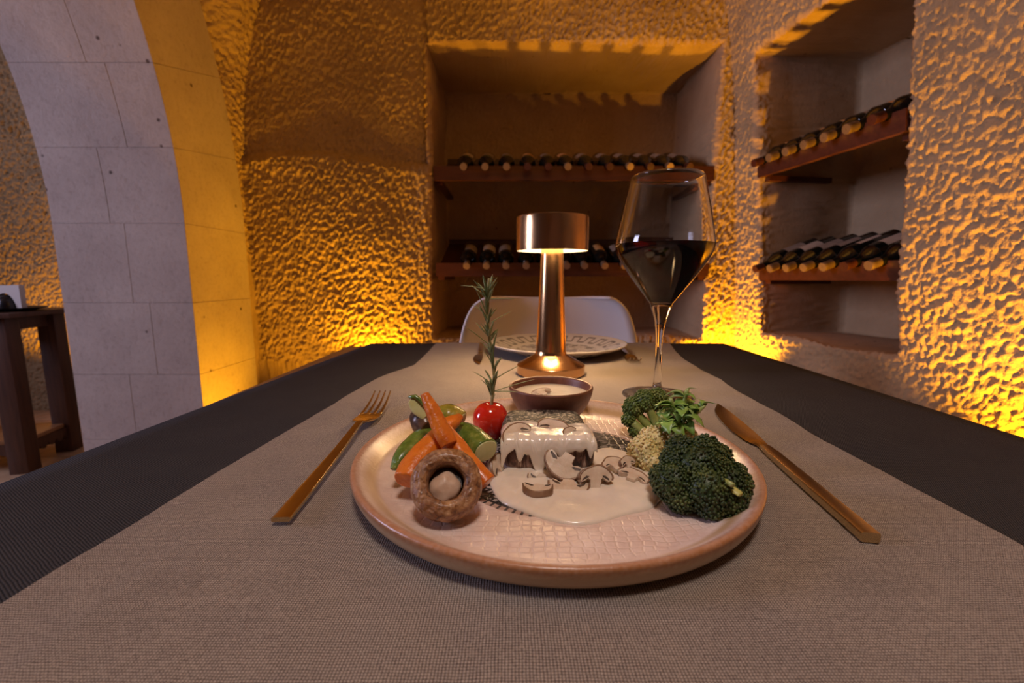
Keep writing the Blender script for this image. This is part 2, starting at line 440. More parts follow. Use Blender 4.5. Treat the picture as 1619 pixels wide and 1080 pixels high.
RRp = [(-0.14, 0.286), (0.23, 0.288), (0.35, 0.290), (0.393, 0.289), (0.462, 0.297), (0.578, 0.301), (0.644, 0.311), (0.72, 0.313), (0.808, 0.320), (0.9, 0.337), (1.006, 0.364), (1.026, 0.366)]
def runner():
    V = []; Fc = []; ny = 260; nx = 120; yy = list(np.linspace(-0.14, 1.024, ny)); prev = None
    L = np.interp(yy, *zip(*RLp)); R = np.interp(yy, *zip(*RRp))
    pts = [(y, l, r, 0) for y, l, r in zip(yy, L, R)]+[(1.03, -0.177, 0.366, 0.004), (1.036, -0.177, 0.366, 0.03), (1.045, -0.176, 0.365, 0.12), (1.048, -0.175, 0.365, 0.22)]
    for y, l, r, dr in pts:
        for k in range(nx):
            u = k/(nx-1); x = l+(r-l)*u+0.0012*noise.noise(Vector((u*3, y*30, 0)))*(1 if u in (0, 1) else 0)
            wz = 0.0016+0.0012*noise.noise(Vector((x*9, y*5, 3.1)))+0.0006*noise.noise(Vector((x*30, y*14, 1.1)))
            if 0.045 < (x-l) < 0.05 or 0.045 < (r-x) < 0.05: wz += 0.0003
            wz = max(wz, 0.0004)
            inp = math.hypot(x-0.03, y-0.332) < 0.155 or math.hypot(x-0.09, y-0.893) < 0.1
            if inp: wz = min(wz, 0.0012)
            V.append((x, y, 0.75+(wz if dr == 0 else 0.0012)-dr))
    m = len(pts)
    for i in range(m-1):
        for k in range(nx-1): Fc.append((i*nx+k, i*nx+k+1, (i+1)*nx+k+1, (i+1)*nx+k))
    return V, Fc
o = mesh('table_runner', *runner(), LINEN)
tag(o, 'beige woven linen runner laid along the black tablecloth', 'table runner')
ZT = 0.752

# ------------------------------------------------------------------ front plate
def platemat():
    m = N('glazed_plate'); s = m.sep()
    x = m.math('SUBTRACT', s[0], 0.006); y = m.math('SUBTRACT', s[1], 0.003)
    r = m.math('SQRT', m.math('ADD', m.math('MULTIPLY', x, x), m.math('MULTIPLY', y, y)))
    R = m.math('SQRT', m.math('ADD', m.math('MULTIPLY', s[0], s[0]), m.math('MULTIPLY', s[1], s[1])))
    base = m.ramp(m.noise(70, 6, 0.7), [(0.3, (0.66, 0.48, 0.41)), (0.7, (0.82, 0.65, 0.57))])
    # brown speckled rim
    Rn = m.math('ADD', R, m.math('MULTIPLY', m.math('SUBTRACT', m.noise(400, 3), 0.5), 0.006))
    rim = m.ramp(Rn, [(0.1425, 0.0), (0.1455, 1.0)])
    base = m.mix(rim, base, (0.36, 0.135, 0.045))
    # side: cream again below the rim
    zf = m.ramp(m.math('ADD', s[2], m.math('MULTIPLY', m.math('SUBTRACT', m.noise(300, 3), 0.5), 0.004)), [(0.0135, 1.0), (0.0160, 0.0)])
    side = m.math('MULTIPLY', zf, m.ramp(R, [(0.13, 0.0), (0.1305, 1.0)]))
    base = m.mix(side, base, (0.55, 0.36, 0.20))
    # printed medallion of black and white strokes with a checker border
    vd = m.map((1, 1.7, 1))
    stro = m.ramp(m.vor(150, 'DISTANCE_TO_EDGE', vd), [(0.10, (0.01, 0.01, 0.014)), (0.2, (0.42, 0.36, 0.34))])
    dark = m.ramp(m.noise(60, 3), [(0.42, (0.016, 0.016, 0.022)), (0.58, (0.9, 0.9, 0.9))])
    med = m.mix(0.75, stro, dark, 'MULTIPLY')
    ang = m.math('ARCTAN2', y, x)
    chk = m.math('GREATER_THAN', m.math('SINE', m.math('MULTIPLY', ang, 95)), -0.5)
    bord = m.mix(chk, (0.05, 0.04, 0.04), (0.45, 0.3, 0.24))
    inb = m.math('GREATER_THAN', r, 0.0805)
    med = m.mix(inb, med, bord)
    line = m.math('MULTIPLY', m.math('GREATER_THAN', r, 0.0790), m.math('LESS_THAN', r, 0.0812))
    med = m.mix(line, med, (0.015, 0.015, 0.02))
    wob = m.math('ADD', r, m.math('MULTIPLY', m.math('SUBTRACT', m.noise(250, 2), 0.5), 0.003))
    msk = m.math('MULTIPLY', m.math('LESS_THAN', wob, 0.0855), m.math('SUBTRACT', 1.0, m.math('MULTIPLY', inb, m.ramp(m.noise(40), [(0.5, 0.0), (0.6, 0.8)]))))
    c = m.mix(msk, base, med)
    m.set(Base_Color=c, Roughness=0.3, Coat_Weight=0.12, Coat_Roughness=0.15)
    # woven-cloth imprint in the glaze
    br = m.t.nodes.new('ShaderNodeTexBrick'); br.inputs['Scale'].default_value = 90; br.inputs['Mortar Size'].default_value = 0.09
    br.inputs['Mortar Smooth'].default_value = 1.0; br.inputs['Color1'].default_value = (1, 1, 1, 1); br.inputs['Color2'].default_value = (0.8, 0.8, 0.8, 1); br.inputs['Mortar'].default_value = (0, 0, 0, 1)
    br.offset = 0.12; br.inputs['Brick Width'].default_value = 0.6; br.inputs['Row Height'].default_value = 0.5
    wv = m.t.nodes.new('ShaderNodeVectorMath'); wv.operation = 'ADD'
    nn = m.t.nodes.new('ShaderNodeTexNoise'); nn.inputs['Scale'].default_value = 45
    sc_ = m.t.nodes.new('ShaderNodeVectorMath'); sc_.operation = 'SCALE'; sc_.inputs['Scale'].default_value = 0.010
    m.t.links.new(m.co(), nn.inputs['Vector']); m.t.links.new(nn.outputs['Color'], sc_.inputs[0]); m.t.links.new(m.co(), wv.inputs[0]); m.t.links.new(sc_.outputs[0], wv.inputs[1])
    m.t.links.new(wv.outputs[0], br.inputs['Vector'])
    msk2 = m.ramp(R, [(0.118, 1.0), (0.13, 0.0)])
    h = m.math('MULTIPLY', br.outputs['Color'], msk2)
    n1 = m.bump(h, 0.45, 0.0006); m.bump(m.noise(220, 3), 0.5, 0.0006, n1)
    return m.m
prof = [(0.001, 0.0), (0.060, 0.0), (0.110, 0.0), (0.130, 0.0002), (0.1375, 0.0016), (0.1432, 0.0055), (0.1464, 0.0105), (0.1478, 0.0155), (0.1477, 0.0176), (0.1462, 0.0186), (0.1435, 0.0178), (0.138, 0.0135), (0.131, 0.0082), (0.124, 0.0058), (0.116, 0.0050), (0.08, 0.0048), (0.03, 0.0047), (0.001, 0.0047)]
PC = (0.030, 0.332)
o = mesh('dinner_plate', *lathe(smoothprof(prof, 4), 128), platemat()); o.location = (PC[0], PC[1], 0.7518)
tag(o, 'large pink-glazed stoneware plate with brown rim holding the meal', 'plate')
ZP = 0.7518+0.0048

# ------------------------------------------------------------------ meat, sauce, mushrooms
def meatmat():
    m = N('seared_meat')
    g = m.ramp(m.noise(300, 3, 0.7), [(0.44, (0.008, 0.007, 0.006)), (0.52, (0.05, 0.04, 0.03)), (0.60, (0.42, 0.36, 0.28))])
    fr = m.ramp(m.noise(60, 5, 0.6, m.map((3, 1, 0.6)), 1.0), [(0.35, (0.018, 0.008, 0.006)), (0.47, (0.09, 0.035, 0.022)), (0.56, (0.26, 0.15, 0.11)), (0.68, (0.60, 0.47, 0.38))])
    geo = m.t.nodes.new('ShaderNodeNewGeometry'); sx = m.t.nodes.new('ShaderNodeSeparateXYZ'); m.t.links.new(geo.outputs['Normal'], sx.inputs[0])
    m.set(Base_Color=m.mix(m.ramp(sx.outputs[2], [(0.5, 0.0), (0.8, 1.0)]), fr, g), Roughness=0.6)
    m.bump(m.noise(380, 4), 0.7, 0.001); return m.m
MX0, MX1, MY0, MY1, MZ = -0.009, 0.0635, 0.313, 0.398, 0.7825
bm = bmesh.new(); bmesh.ops.create_cube(bm, size=2)
bmesh.ops.subdivide_edges(bm, edges=bm.edges[:], cuts=15, use_grid_fill=True)
def meatp(x, y, z):   # unit cube point to the rounded block
    a = [math.copysign(abs(q)**0.92, q) for q in (x, y, z)]; n6 = (abs(a[0])**7+abs(a[1])**7+abs(a[2])**5)**(1/6.5)
    a = [q/max(n6, 1e-6)*max(abs(a[0]), abs(a[1]), abs(a[2])) for q in a]
    cx, cy, cz = (MX0+MX1)/2, (MY0+MY1)/2, (ZP+MZ)/2
    fl = 1-0.04*max(0, a[1]); v = Vector((cx+a[0]*(MX1-MX0)/2*fl, cy+a[1]*(MY1-MY0)/2, cz+a[2]*(MZ-ZP)/2))
    return v+noise.noise_vector(v*60)*0.0013*(0.4 if z < -0.9 else 1)
for v in bm.verts: v.co = meatp(*v.co)
o = frombm('meat_fillet', bm, meatmat()); tag(o, 'thick seared meat fillet with a dark grainy crust at plate centre', 'meat')
def creammat(name='cream_sauce', c=(0.86, 0.74, 0.62)):
    m = N(name)
    m.set(Base_Color=m.ramp(m.noise(80, 3), [(0.3, c), (0.7, tuple(q*0.9 for q in c))]), Roughness=0.22, Subsurface_Weight=0.25, Subsurface_Scale=0.004, Coat_Weight=0.3, Coat_Roughness=0.08)
    m.b.inputs['Subsurface Radius'].default_value = (1, 0.7, 0.4)
    m.bump(m.noise(120, 3), 0.25, 0.0012); return m.m
CREAM = creammat()
sauce = thing('mushroom_sauce', 'cream mushroom sauce poured over the meat and pooling on the plate', 'sauce', (0.03, 0.3, ZP))
def inv(V): return [Vector(v)-Vector((0.03, 0.3, ZP)) for v in V]
out = [(775, 765), (790, 790), (828, 808), (878, 824), (930, 828), (988, 813), (1032, 801), (1050, 772), (1035, 742), (1008, 722), (962, 708)]
front = [pz(x, y, ZP+0.001).xy for x, y in out]
outline = [Vector(q) for q in front]+[Vector((0.055, 0.345)), Vector((0.0, 0.345)), Vector((-0.014, 0.332))]
ol = smoothprof([tuple(q) for q in outline]+[tuple(outline[0])], 6)[:-1]
cen = Vector((0.042, 0.298)); V = [(cen.x, cen.y, ZP+0.0042)]; Fc = []; rings = [(0.25, 0.0042), (0.5, 0.0040), (0.7, 0.0038), (0.84, 0.0034), (0.92, 0.0029), (0.97, 0.0021), (1.0, 0.0010), (1.0, -0.0004)]
n = len(ol)
for fr_, h in rings:
    for q in ol:
        p = cen+(Vector(q)-cen)*fr_; hh = h+(0.0009*noise.noise(Vector((p.x*70, p.y*70, 0))) if h > 0.002 else 0)
        V.append((p.x, p.y, ZP+hh))
for k in range(n): Fc.append((0, 1+k, 1+(k+1) % n))
for i in range(len(rings)-1):
    for k in range(n): Fc.append((1+i*n+k, 1+(i+1)*n+k, 1+(i+1)*n+(k+1) % n, 1+i*n+(k+1) % n))
mesh('sauce_pool', inv(V), Fc, CREAM, sauce)
def covers():
    V = []; Fc = []; nu = 46; nv = 40
    for i in range(nu):
        u = i/(nu-1); x = MX0+0.0005+(MX1-MX0-0.001)*u
        top0 = 0.351+0.004*sin(u*7)-0.006*(abs(u-0.5)*2)**4
        dr = 0.27+0.22*noise.noise(Vector((u*6, 1.7, 0)))+0.16*noise.noise(Vector((u*16, 4.7, 0)))
        dr = max(dr, 1.0*math.exp(-((u-0.40)/0.085)**2), 0.8*math.exp(-((u-0.015)/0.03)**2), 0.62*math.exp(-((u-0.20)/0.035)**2), 0.5*math.exp(-((u-0.64)/0.06)**2), 0.55*math.exp(-((u-0.93)/0.025)**2))
        la = top0-MY0; lb = (MZ-ZP)*dr; tot = la+lb
        for j in range(nv):
            v = j/(nv-1)*tot; bul = sin(min(1, j/(nv-1)*1.0)*pi)**0.35
            th = (0.0021 if v < la else 0.0013)*max(bul, 0.05)+0.0006*noise.noise(Vector((x*120, v*120, 5)))
            rr = 0.005; edge_u = 0.0045*(max(0, abs(u-0.5)*2-0.86)/0.14)**2
            if v < la-rr: y = top0-v; z = MZ-0.0003+th-edge_u-0.0006*(y-MY0)/(0.05)*0; ys = y; zs = z
            elif v < la+rr*0.57:
                a = (v-(la-rr))/(rr*1.57)*pi/2; ys = MY0+rr-(rr+th)*sin(a); zs = MZ-rr+(rr+th)*cos(a)-edge_u
            else: ys = MY0-th-0.0004; zs = MZ-rr-(v-(la+rr*0.57))-edge_u*0.3
            if zs < ZP+0.004: ys -= (ZP+0.004-zs)*0.7
            zs = max(zs, ZP+0.002)
            V.append((x+0.0006*noise.noise(Vector((u*20, v*90, 2))), ys, zs))
    for i in range(nu-1):
        for j in range(nv-1): Fc.append((i*nv+j, i*nv+j+1, (i+1)*nv+j+1, (i+1)*nv+j))
    return V, Fc
V, Fc = covers()
o = mesh('sauce_drape', inv(V), Fc, CREAM, sauce)
so = o.modifiers.new('s', 'SOLIDIFY'); so.thickness = 0.0022; so.offset = 0; sub(o)

MUSH = simple('mushroom_flesh', (0.58, 0.43, 0.31), (0.72, 0.58, 0.45), 0.25, 90, 0.3, 300, Subsurface_Weight=0.15, Subsurface_Scale=0.003)
MSKIN = simple('mushroom_skin', (0.17, 0.085, 0.045), (0.30, 0.17, 0.10), 0.3, 120, 0.3, 300)
GILL = simple('mushroom_gills', (0.035, 0.02, 0.015), (0.10, 0.06, 0.04), 0.5, 300, 0.8, 500)
def outline_slice(stem=0.6):
    P = [(cos(a), 0.78*sin(a)) for a in np.linspace(0, pi, 15)]
    P += [(-0.98, -0.14), (-0.84, -0.24), (-0.66, -0.16), (-0.42, 0.0), (-0.30, -0.12), (-0.27, -stem), (0.0, -stem-0.05), (0.27, -stem), (0.30, -0.12), (0.42, 0.0), (0.66, -0.16), (0.84, -0.24), (0.98, -0.14)]
    return P
def prism(P, th, bev, cap_in=0.93):
    n = len(P); c = Vector((sum(p[0] for p in P)/n, sum(p[1] for p in P)/n)); V = []; Fc = []
    for s_, z in ((1-bev, -th), (1, -th*0.6), (1, th*0.6), (1-bev, th)):
        for p in P: q = c+(Vector(p)-c)*s_; V.append((q.x, q.y, z))
    for i in range(3):
        for k in range(n): Fc.append((i*n+k, i*n+(k+1) % n, (i+1)*n+(k+1) % n, (i+1)*n+k))
    Fc += [tuple(range(n))[::-1], tuple(3*n+k for k in range(n))]
    return V, Fc
def mslice(label, px, py, Y, r, rot, stem=0.6, th=0.18):
    p = pY(px, py, Y); o = thing('mushroom_slice', label, 'mushroom slice', p, 'mushroom slices in the sauce', (Matrix.Rotation(rot[1], 3, 'Z') @ Matrix.Rotation(rot[0], 3, 'X') @ Matrix.Rotation(rot[2], 3, 'Z')).to_euler())
    r *= 1.08; kx = random.uniform(0.88, 1.12); sh_ = random.uniform(-0.18, 0.18); sd = random.random()*50
    def wp_(v): return Vector((v[0]*kx+sh_*v[1], v[1], v[2]+0.12*v[0]*v[0]))+noise.noise_vector(Vector(v)*1.6+Vector((sd, 0, 0)))*0.13
    V, Fc = prism([tuple(wp_((x_, y_, 0)).xy) for x_, y_ in outline_slice(stem)], th, 0.06); body = mesh('slice_body', [Vector(v)*r for v in V], Fc, MUSH, o); autosmooth(body, 50)
    arc = [(1.015*cos(a), 0.80*sin(a)-0.0) for a in np.linspace(-0.12, pi+0.12, 17)]+[(0.93*cos(a), 0.70*sin(a)) for a in np.linspace(pi+0.12, -0.12, 17)]
    V = []; Fc = []; m = len(arc)
    for z in (-th*1.04, th*1.04): V += [tuple(Vector((*wp_((x, y, 0)).xy, z))*r) for x, y in arc]
    for k in range(m): Fc.append((k, (k+1) % m, m+(k+1) % m, m+k))
    for k in range(16): Fc.append((k, k+1, m-2-k, m-1-k)[::-1]); Fc.append((m+k, m+k+1, 2*m-2-k, 2*m-1-k))
    mesh('skin', V, Fc, MSKIN, body)
    for s_ in (-1, 1):
        G = [(s_*0.36, 0.10), (s_*0.55, 0.14), (s_*0.78, -0.02), (s_*0.82, -0.16), (s_*0.62, -0.04), (s_*0.42, 0.02)]
        V = [tuple(Vector((*wp_((x, y, 0)).xy, z))*r) for z in (-th*1.06, th*1.06) for x, y in G]; g = len(G)
        Fc = [tuple(range(g)), tuple(range(g, 2*g))]+[(k, (k+1) % g, g+(k+1) % g, g+k) for k in range(g)]
        mesh('gills', V, Fc, GILL, body, False)
    return o
R_ = radians
mslice('broad mushroom slice draped over the top left corner of the meat', 818, 690, 0.322, 0.0125, (R_(30), R_(10), R_(35)), 0.7)
mslice('curled mushroom slice lying on the sauce atop the meat', 876, 681, 0.333, 0.0135, (R_(24), R_(0), R_(-22)), 0.35)
mslice('sauce-streaked mushroom slice folded at the top right of the meat', 903, 690, 0.322, 0.0085, (R_(40), R_(30), R_(40)), 0.5)
mslice('large mushroom slice leaning on the front of the meat', 893, 733, 0.300, 0.0135, (R_(52), R_(0), R_(150)), 0.5)
mslice('upright mushroom slice with stem towards the viewer', 940, 756, 0.289, 0.0105, (R_(60), R_(8), R_(-6)), 0.9, 0.34)
mslice('pale mushroom slice half sunk in the sauce pool centre', 899, 768, 0.286, 0.0120, (R_(18), R_(0), R_(170)), 0.3)
mslice('brown mushroom slice on edge at the front of the sauce', 851, 777, 0.277, 0.0095, (R_(8), R_(-8), R_(185)), 0.10, 0.5)
mslice('small pale mushroom slice with dark gills below the meat front', 856, 757, 0.299, 0.0085, (R_(50), R_(5), R_(165)), 0.3)
mslice('brown mushroom strip standing left of the meat beside the carrot', 787, 737, 0.312, 0.0100, (R_(58), R_(60), R_(20)), 0.4)
mslice('dark-gilled mushroom slice right of the meat', 972, 737, 0.308, 0.0095, (R_(20), R_(5), R_(10)), 0.5)
mslice('small mushroom end poking from sauce right of the meat', 992, 733, 0.307, 0.0065, (R_(50), R_(30), R_(0)), 0.4)
mslice('glossy mushroom slice nearest the broccoli', 1000, 755, 0.296, 0.0098, (R_(14), R_(0), R_(-40)), 0.4)

# ------------------------------------------------------------------ stuffed mushroom cap, carrots, zucchini
def capmat():
    m = N('roasted_mushroom_cap')
    v = m.map((1, 1, 1)); c = m.ramp(m.noise(110, 6, 0.7, v, 1.2), [(0.34, (0.07, 0.024, 0.009)), (0.45, (0.24, 0.095, 0.032)), (0.58, (0.40, 0.20, 0.085)), (0.72, (0.58, 0.37, 0.21))])
    m.set(Base_Color=c, Roughness=0.33, Coat_Weight=0.2, Coat_Roughness=0.2)
    n1 = m.bump(m.noise(110, 6, 0.7, v, 1.2), 0.9, 0.0014); n1 = m.bump(m.wave(55, 'Z', 9, None, 5, 1.5), 0.7, 0.0012, n1); m.bump(m.noise(300, 3), 0.4, 0.0006, n1); return m.m
CAPM = capmat()
mc = thing('stuffed_mushroom', 'roasted brown mushroom cap with a round cream-filled hollow', 'mushroom', (-0.0395, 0.252, 0.7778), rot=(R_(52), R_(6), R_(3)))
rr = 0.0213
pf = smoothprof([(0.35, -0.66), (0.75, -0.52), (0.97, -0.16), (1.0, 0.12), (0.90, 0.42), (0.72, 0.52), (0.57, 0.47), (0.50, 0.30), (0.49, -0.05), (0.40, -0.25), (0.25, -0.34)], 4)
pf = smoothprof(pf, 3)
V, Fc = lathe([(a*rr, b*rr) for a, b in pf], 150, True, True)
def wr(v):
    v = Vector(v); a = atan2(v.y, v.x); q = v.length
    q2 = Vector((cos(a)*1.6, sin(a)*1.6, v.z*260+q*220)); nn = noise.noise(q2+noise.noise_vector(v*120)*0.8)
    k = -0.0007*(1-min(1, abs(nn)*5))+0.0005*noise.noise(v*150)+0.0003*noise.noise(v*500)
    return v*(1+0.02*noise.noise(v*40))+v.normalized()*k*(0.9 if q > 0.0135 else 0.25)
mesh('cap_flesh', [wr(v) for v in V], Fc, CAPM, mc)
V, Fc = lathe(smoothprof([(0.44*rr, -0.28*rr), (0.43*rr, 0.10*rr), (0.38*rr, 0.27*rr), (0.22*rr, 0.36*rr), (0.0003, 0.38*rr)], 3), 36, False, True)
s_ = mesh('stem', jitter([(x-0.0006, y-0.0024, z) for x, y, z in V], 0.0014, 160, 1), Fc, simple('stem_flesh', (0.50, 0.32, 0.22), (0.62, 0.45, 0.34), 0.4, 120, 0.4, 300), mc)
V, Fc = lathe([(0.43*rr, 0.02*rr), (0.001, 0.0*rr)], 24); mesh('hollow', V, Fc, simple('dark_gill', (0.015, 0.01, 0.009), (0.05, 0.03, 0.025), 0.25, 300, 0.9, 400), mc)

def carrotmat():
    m = N('roasted_carrot'); c = m.ramp(m.noise(70, 4, 0.6, m.map((1, 1, 1))), [(0.3, (0.52, 0.10, 0.006)), (0.6, (0.74, 0.20, 0.018)), (0.8, (0.66, 0.14, 0.01))])
    m.set(Base_Color=c, Roughness=0.3, Subsurface_Weight=0.15, Subsurface_Scale=0.003, Coat_Weight=0.3, Coat_Roughness=0.15); m.bump(m.noise(200, 4), 0.8, 0.0012); return m.m
CAR = carrotmat()
def stick(name, label, cat, pts, ws, hs, mat, power=3.2, n=16, amp=0.0006, sc=90, seed=0, grp=None, up=(0, 0, 1)):
    P = smoothprof([tuple(p) for p in pts], 5); W = smoothprof([(a,) for a in ws], 5); H = smoothprof([(a,) for a in hs], 5)
    V, Fc = loft(P, [a[0] for a in W], [a[0] for a in H], n, power, up)
    V = jitter(V, amp, sc, seed); c = sum(V, Vector())/len(V)
    o = mesh(name, [v-c for v in V], Fc, mat); o.location = c; autosmooth(o, 60)
    m = o.modifiers.new('b', 'BEVEL'); m.width = 0.0007; m.segments = 2; m.limit_method = 'ANGLE'; m.angle_limit = radians(50)
    return tag(o, label, cat, grp)
G1 = 'roasted carrot pieces'
z0 = ZP
stick('carrot_piece', 'thick carrot piece lying behind the left of the mushroom cap', 'carrot', [pY(640, 760, 0.268), pY(655, 737, 0.279), pY(690, 700, 0.297), pY(706, 683, 0.305)], [0.0072, 0.0088, 0.0088, 0.0075], [0.0066, 0.0085, 0.0085, 0.007], CAR, 2.6, seed=1, grp=G1)
stick('carrot_piece', 'tall carrot stick leaning upright above the mushroom cap', 'carrot', [pY(671, 622, 0.297), pY(684, 650, 0.293), pY(700, 683, 0.288), pY(711, 704, 0.284)], [0.0030, 0.0052, 0.0066, 0.0060], [0.0028, 0.0045, 0.005, 0.0045], CAR, 2.4, seed=2, grp=G1)
stick('carrot_piece', 'short carrot tip crossing behind the tall upright stick', 'carrot', [pY(729, 657, 0.318), pY(715, 668, 0.312), pY(698, 680, 0.305)], [0.0026, 0.0058, 0.0055], [0.0022, 0.005, 0.005], CAR, 2.4, seed=3, grp=G1)
stick('carrot_piece', 'carrot baton running down to the right under the mushroom cap', 'carrot', [pY(702, 680, 0.300), pY(722, 706, 0.290), pY(745, 735, 0.280), pY(770, 765, 0.272)], [0.0055, 0.0055, 0.0055, 0.0062], [0.0045, 0.0058, 0.006, 0.0062], CAR, 3.0, seed=4, grp=G1)
def zucmat(name, a, b, c_):
    m = N(name); c = m.ramp(m.noise(110, 5, 0.65), [(0.3, a), (0.55, b), (0.75, c_)])
    m.set(Base_Color=c, Roughness=0.25, Coat_Weight=0.4, Coat_Roughness=0.12); m.bump(m.noise(240, 4), 0.8, 0.001); return m.m
ZUC = zucmat('zucchini_skin', (0.045, 0.10, 0.012), (0.13, 0.20, 0.03), (0.36, 0.38, 0.10))
ZFL = simple('zucchini_flesh', (0.52, 0.50, 0.20), (0.62, 0.60, 0.30), 0.3, 70, 0.4, 200, Subsurface_Weight=0.2, Subsurface_Scale=0.003)
def zpiece(label, pts, ws, hs, seed, mat=ZUC, ends=(1,)):
    o = stick('zucchini_piece', label, 'zucchini', pts, ws, hs, mat, 2.3, 18, 0.0008, 110, seed, 'roasted zucchini pieces')
    P = [Vector(p) for p in pts]
    for e in ends:
        p, q = (P[-1], P[-2]) if e else (P[0], P[1]); d = (p-q).normalized(); w_ = ws[-1] if e else ws[0]; h_ = hs[-1] if e else hs[0]
        V, Fc = loft([p-o.location-d*0.001, p-o.location+d*0.0006, p-o.location+d*0.0009], [w_*0.9, w_*0.9, w_*0.8], [h_*0.9, h_*0.9, h_*0.8], 18, 2.3)
        mesh('cut_face', V, Fc, ZFL, o)
    return o
zpiece('glossy green zucchini chunk between the carrots and the tomato', [pY(728, 682, 0.327), pY(742, 692, 0.318), pY(768, 713, 0.302)], [0.009, 0.0105, 0.0105], [0.0075, 0.0092, 0.009], 5)
zpiece('green zucchini wedge lying leftmost behind the thick carrot', [pY(621, 742, 0.283), pY(636, 722, 0.293), pY(662, 695, 0.31), pY(680, 684, 0.32)], [0.002, 0.0060, 0.007, 0.005], [0.0015, 0.0052, 0.006, 0.004], 6, ends=())
zpiece('yellow-green roasted zucchini piece behind the upright carrot', [pY(688, 660, 0.345), pY(712, 657, 0.345), pY(730, 664, 0.342)], [0.009, 0.011, 0.008], [0.007, 0.009, 0.006], 7, zucmat('roasted_zucchini', (0.14, 0.15, 0.015), (0.33, 0.26, 0.03), (0.50, 0.30, 0.07)))
o = stick('zucchini_slice', 'thin pale zucchini slice with green rind standing at the back left', 'zucchini', [pY(650, 631, 0.322), pY(663, 641, 0.321), pY(678, 655, 0.320)], [0.0035, 0.0072, 0.0065], [0.0016, 0.0016, 0.0016], ZFL, 3, seed=8, up=(0.35, -0.9, 0.3))
V, Fc = loft([pY(647, 628, 0.3215)-o.location, pY(657, 627, 0.321)-o.location, pY(668, 636, 0.3195)-o.location, pY(674, 645, 0.319)-o.location], [0.0012, 0.0016, 0.0016, 0.0012], [0.002, 0.002, 0.002, 0.002], 8, 2.2, (0.35, -0.9, 0.3)); mesh('rind', V, Fc, ZUC, o)
o = stick('roasted_mushroom', 'small dark roasted mushroom behind the thick carrot', 'mushroom', [pY(656, 658, 0.333), pY(667, 668, 0.325), pY(677, 679, 0.318)], [0.005, 0.0085, 0.006], [0.006, 0.0095, 0.007], simple('dark_roasted_skin', (0.035, 0.014, 0.008), (0.16, 0.08, 0.04), 0.3, 100, 0.6, 200), 2.0, seed=9)

# ------------------------------------------------------------------ cherry tomato with rosemary
TC = Vector((-0.0195, 0.385, 0.7735))
V, Fc = lathe(smoothprof([(0.001, -0.0160), (0.007, -0.0155), (0.0130, -0.0090), (0.0158, 0.0), (0.0150, 0.0080), (0.0105, 0.0140), (0.0050, 0.0158), (0.0016, 0.0148), (0.0005, 0.0135)], 5), 48)
o = mesh('cherry_tomato', V, Fc, simple('tomato_skin', (0.55, 0.012, 0.006), (0.66, 0.03, 0.01), 0.12, 40, Subsurface_Weight=0.15, Subsurface_Scale=0.004, Coat_Weight=0.5, Coat_Roughness=0.05))
o.location = TC; o.scale = (1, 1, 1.03); tag(o, 'shiny red cherry tomato with a rosemary sprig stuck in its top', 'tomato')
rs = thing('rosemary_sprig', 'tall green rosemary sprig standing upright in the cherry tomato', 'herb', TC+Vector((0, 0, 0.013)))
RY = 0.385
spts = [pY(784, 640, RY), pY(781, 600, RY), pY(777, 560, RY), pY(772, 520, RY), pY(770, 480, RY), pY(773, 440, RY)]
spts = [p-rs.location for p in spts]; spts[0] = Vector((0, 0, -0.006))
SP = smoothprof([tuple(p) for p in spts], 6)
V, Fc = loft(SP, list(np.linspace(0.0016, 0.0010, len(SP))), list(np.linspace(0.0016, 0.0010, len(SP))), 8)
rst = mesh('stem', V, Fc, simple('rosemary_stem', (0.24, 0.20, 0.07), (0.34, 0.27, 0.10), 0.6, 200), rs)
LF = [simple('rosemary_leaf', (0.10, 0.13, 0.04), (0.20, 0.24, 0.08), 0.45, 150), simple('rosemary_leaf_pale', (0.26, 0.29, 0.13), (0.36, 0.38, 0.19), 0.5, 150)]
def needle(mat, L=0.018, w_=0.00125):
    k = 7; pth = [(0, 0.0022*sin(i/(k-1)*pi/1.6)*0.6, L*i/(k-1)) for i in range(k)]; ww = [w_*q for q in (0.5, 0.9, 1, 1, 0.9, 0.65, 0.12)]
    V, Fc = loft(pth, ww, [0.35*a for a in ww], 6, 2.2, (0, 1, 0)); o = mesh('leaf', V, Fc, mat); return o
nproto = [needle(LF[0]), needle(LF[1])]
used = [0, 0]
def addneedle(base, d, sc):
    k = 0 if random.random() < 0.7 else 1
    if used[k]: o = nproto[k].copy(); C.objects.link(o)
    else: o = nproto[k]; used[k] = 1
    o.parent = rst; o.location = base; q = Vector(d).to_track_quat('Z', 'Y'); o.rotation_mode = 'QUATERNION'; o.rotation_quaternion = q; o.scale = (1, 1, sc)
for zc, cnt, spread in ((0.008, 8, 0.45), (0.018, 8, 0.7), (0.033, 9, 0.7), (0.047, 8, 0.65), (0.062, 10, 0.75), (0.078, 8, 0.8), (0.098, 20, 0.75)):
    for k in range(cnt):
        a = 2*pi*k/cnt+random.uniform(-0.3, 0.3); zz = zc+random.uniform(-0.004, 0.004)
        b = min(SP, key=lambda q: abs(q[2]-zz)); tilt = spread*random.uniform(0.45, 1.35)
        d = (cos(a)*sin(tilt), sin(a)*sin(tilt), cos(tilt)); addneedle(Vector(b), d, random.uniform(0.6, 1.15))
for px, py, qx, qy in ((799, 612, 842, 603), (800, 612, 818, 622), (797, 600, 822, 580), (760, 602, 748, 590), (770, 545, 735, 519), (772, 498, 752, 462), (785, 512, 808, 495), (752, 457, 730, 454), (785, 470, 812, 475)):
    a = pY(px-12 if px > 780 else px+8, py+4, RY)-rs.location; b = pY(qx, qy, RY-0.004)-rs.location
    bs = Vector(min(SP, key=lambda q: abs(q[2]-a.z))); d = b-bs; addneedle(bs, d, d.length/0.017)
